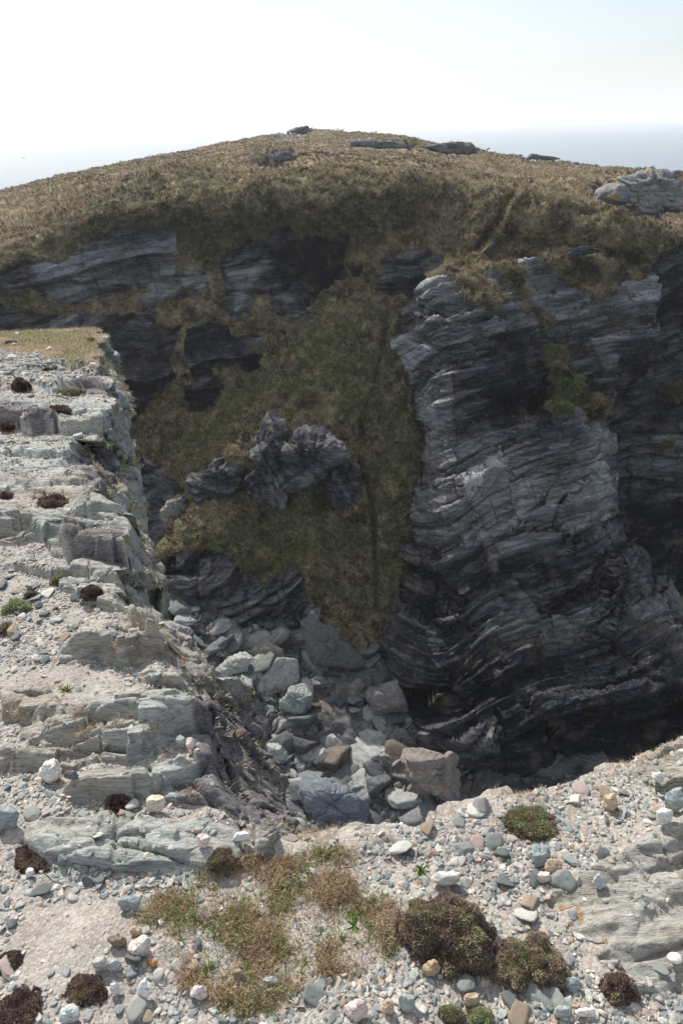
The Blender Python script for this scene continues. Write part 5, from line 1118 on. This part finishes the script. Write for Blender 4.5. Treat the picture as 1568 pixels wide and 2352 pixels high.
# ------------------------------------------------------------------ turf of the hill
def hillgrass(P, S, n, seed, lab, ymax=9999):
    a_ = np.linalg.norm(np.cross(np.gradient(P, axis=0), np.gradient(P, axis=1)), axis=2); x, y, d = proj(P)
    scr = 1/np.clip(d, 5, 999)**1.2
    w = (a_*scr*(S[..., 0] < .4)*(x > -60)*(x < 1640)*(d > 5)*(y < 1560)).ravel(); rg = np.random.default_rng(seed)
    i = rg.choice(len(w), n, p=w/w.sum()); q = P.reshape(-1, 3)[i]; s_ = S.reshape(-1, 4)[i]; dd = d.ravel()[i]
    dry = s_[:, 3]; gr = s_[:, 2]; nzv = fbm(q, .35, 3, seed+2); cl = np.clip(.39+1.2*nzv+1.0*noise(q, 1.0, 8)+rg.normal(0, .10, n), 0.02, .60)
    cl = np.where(rg.random(n) < dry*(.15+.85*sstep(-.12, .12, fbm(q, .13, 3, 19))), np.clip(rg.normal(.6, .06, n), .4, .66), cl); cl = np.where(rg.random(n) < gr*.8*(noise(q, .5, 9) > -.12), rg.uniform(.74, .95, n), cl)
    K = 6; q = np.repeat(q, K, 0)+rg.normal(0, .035, (n*K, 3)); cl = np.clip(np.repeat(cl, K)+rg.normal(0, .035, n*K), 0, 1); dd = np.repeat(dd, K)
    V, F, A = blades(q, np.array([0, -.25, 1])+rg.normal(0, .5, (n*K, 3)), rg.uniform(.14, .30, n*K)*np.clip((47/dd)**1.6, .3, 1.2), .035*np.clip(dd/45, .7, 1.6), cl, .6, seed)
    tag(mesh_np('hill_grass', V, F, M_HILLG, {'surf': A}, smooth=False), lab, 'grass', kind='stuff')
hillgrass(A_P, A_S, 95000, 41, 'brown and olive turf clothing the slopes of the headland')
hillgrass(B_P, B_S, 14000, 42, 'turf hanging over the top of the buttress')
# shrubs on the buttress
def shrub(px, py, wpx, hpx, lab, gr, seed, S=SB):
    p = S.hit(px, py); d = p@fwd; w_ = wpx/2*d/FOC; h_ = hpx/2*d/FOC; r = np.random.default_rng(seed); n = 2600
    dv = r.normal(size=(n, 3)); dv /= np.linalg.norm(dv, axis=1, keepdims=True); lm = .75+.5*fbm(dv+seed, 1.5, 3, seed)
    b_ = dv*np.array([w_, w_*.7, h_])*(lm*r.uniform(.75, 1, n))[:, None]+[0, -.15, 0]
    root = bpy.data.objects.new('shrub', None); COL.objects.link(root); root.location = p; tag(root, lab, 'shrub')
    mesh_np('woody_core', ICO[3][0]*np.array([w_, w_*.7, h_])*.62, ICO[3][1], M_CORE, parent=root)
    V, F, A = blades(b_, dv+[0, 0, .6]+r.normal(0, .4, (n, 3)), r.uniform(.12, .28, n), np.full(n, .055), np.clip(gr+r.normal(0, .1, n)+.3*noise(dv+seed, 1.5, 3), 0, 1), .3, seed)
    mesh_np('foliage', V, F, M_HILLG, {'surf': A}, smooth=False, parent=root)
shrub(1300,885,62,50,'bright green shrub on the ledge across the buttress',.9,61); shrub(1278,860,40,60,'brown-topped shrub above the bright green one',.42,62); shrub(1290,935,60,34,'low green shrub at the foot of the ledge',.86,63)
shrub(1370,940,70,40,'brown heathery shrub right of the green ones',.3,64); shrub(1525,1025,44,36,'small bush on the dark cliff at the far right',.7,65, SA); shrub(1540,900,90,70,'brown bush on the dark cliff under the skyline right',.35,66, SA)

# ------------------------------------------------------------------ birds, boat, islets
MB_, _n, _b = newmat('dark plumage', .7); _b.inputs['Base Color'].default_value = (.025, .025, .028, 1)
MK, _n, _b = newmat('bird bill and legs', .6); _b.inputs['Base Color'].default_value = (.30, .12, .05, 1)
def loft(name, path, rad, mat, parent=None, k=10, flat=1.0):
    path = np.array(path, float); V = []
    for i, (p, r) in enumerate(zip(path, rad)):
        t = path[min(i+1, len(path)-1)]-path[max(i-1, 0)]; t /= np.linalg.norm(t)+1e-9; s = np.cross(t, [0, 1, 0.001]); s /= np.linalg.norm(s)+1e-9; u = np.cross(s, t)
        for j in range(k): a = 2*math.pi*j/k; V.append(p+r*(s*math.cos(a)+u*math.sin(a)*flat))
    i = np.arange(len(path)*k).reshape(-1, k); j = np.roll(i, -1, 1)
    return mesh_np(name, np.array(V), np.stack([i[:-1], j[:-1], j[1:], i[1:]], -1).reshape(-1, 4), mat, parent=parent)
BD = [(713,288,1.0,'bird standing on the summit outcrop'),(775,303,.7,'bird just right of the summit'),(788,303,.7,'second bird right of the summit'),(863,305,.7,'bird on the skyline above the hilltop ledge'),(1120,350,.8,'bird on the skyline past the right-hand ledge'),(1196,358,.7,'bird on the skyline between ledge and flat slab'),(1493,388,.9,'bird on the skyline near the right edge'),(1078,333,.7,'bird on the ledge at the right end of the hilltop')]
for i, (x, y, s_, lab) in enumerate(BD):
    j_ = np.argmin(np.abs(proj(A_P[5])[0]-x)); p = A_P[5, j_].copy(); 
    root = bpy.data.objects.new('bird', None); COL.objects.link(root); root.location = p+np.array([0, -.1, .02]); root.rotation_euler = (0, 0, [0, 2.6, .3, 3, .1, 2.9, .2, 2.5][i]); root.scale = (s_*1.15,)*3; tag(root, lab, 'bird')
    loft('body', [(-.26,0,.17),(-.2,0,.18),(-.1,0,.2),(0,0,.22),(.1,0,.25),(.15,0,.3),(.18,0,.35),(.21,0,.385),(.24,0,.385)], [.008,.03,.06,.078,.07,.045,.035,.036,.012], MB_, root)
    loft('beak', [(.23,0,.385),(.28,0,.38),(.32,0,.372)], [.014,.01,.002], MK, root, 6)
    for q_ in (-.025, .025): loft('leg', [(0,q_,.17),(.01,q_,.09),(0,q_,0),(.05,q_,-.005)], [.012,.008,.007,.006], MK, root, 6)
def boat():
    p = atZ(55, 363, -36.0); root = bpy.data.objects.new('small_boat', None); COL.objects.link(root); root.location = p; tag(root, 'tiny dark boat alone on the bright sea at left', 'boat')
    L = np.linspace(-1, 1, 17); V = []
    for l in L:
        hw = .75*(1-max(l, 0)**2.2)*(1 if l > -1 else .9); dk = .55+.22*max(l, 0)**2
        for a in (-1, -.7, -.25, 0, .25, .7, 1): V.append((l*2.2, hw*a, dk if abs(a) == 1 else (.05+.3*abs(a)-.25*(1-abs(a)))))
    i = np.arange(17*7).reshape(17, 7)
    mh, _n, b_ = newmat('dark hull', .5); b_.inputs['Base Color'].default_value = (.03, .035, .045, 1)
    F = np.stack([i[:-1, :-1], i[1:, :-1], i[1:, 1:], i[:-1, 1:]], -1).reshape(-1, 4); F = np.concatenate([F, np.stack([i[:-1, 6], i[1:, 6], i[1:, 0], i[:-1, 0]], -1), [[0, 1, 5, 6]], [[1, 2, 4, 5]]])
    mesh_np('hull', np.array(V), F, mh, parent=root, smooth=False)
    v = np.array([(x, y_, z) for z in (.5, 1.35) for x, y_ in ((-.5+.1*(z > 1), -.42), (.7-.35*(z > 1), -.42), (.7-.35*(z > 1), .42), (-.5+.1*(z > 1), .42))])
    mesh_np('cabin', v, [[0, 1, 5, 4], [1, 2, 6, 5], [2, 3, 7, 6], [3, 0, 4, 7], [4, 5, 6, 7]], mh, parent=root, smooth=False)
boat()
def islet(x0, x1, hpx, lab, seed):
    D = 5200.0; a = atY(x0, 293, D); b = atY(x1, 293, D); n = 90; m_ = 24
    t = np.linspace(0, 1, n); s = np.linspace(-1, 1, m_)
    env = np.sin(math.pi*t)**.6*(.45+.75*np.abs(fbm(np.c_[t*5, t*0, t*0]+seed, 1, 4, seed))*2)
    P = np.zeros((n, m_, 3)); P[..., 0] = (a[0]+(b[0]-a[0])*t)[:, None]; P[..., 1] = D+s[None]*90; P[..., 2] = -38+(hpx*D/FOC*1.1)*env[:, None]*(1-s[None]**2)
    P[..., 2] += fbm(P, .02, 3, seed)*4
    o = mesh_np('islet', P, gridF(n, m_), MCR2); tag(o, kind='structure')
islet(-30, 28, 5, '', 1); islet(34, 66, 5, '', 2); islet(62, 108, 8, '', 3)
# dry turf at the far tip of the ledge
tw = (tipm*area*(gd_ > .3)).ravel(); n = 26000; q_, nn, d, ix = pick(n, rg, tw)
V, F, A = blades(q_, np.array([0, 0, 1.0])+rg.normal(0, .7, (n, 3)), rg.uniform(.02, .06, n), rg.uniform(.004, .008, n), np.clip(.58+rg.normal(0, .09, n)+.2*noise(q_, 2.5, 9), .3, .73)+np.where((noise(q_, 1.2, 10) > .12) & (rg.random(n) < .5), .24, 0), .5, 36)
tag(mesh_np('tip_grass', V, F, M_STRAW, {'surf': A}, smooth=False), 'dry yellow turf on the far tip of the left ledge', 'grass', kind='stuff')
print('all', time.time()-T00)
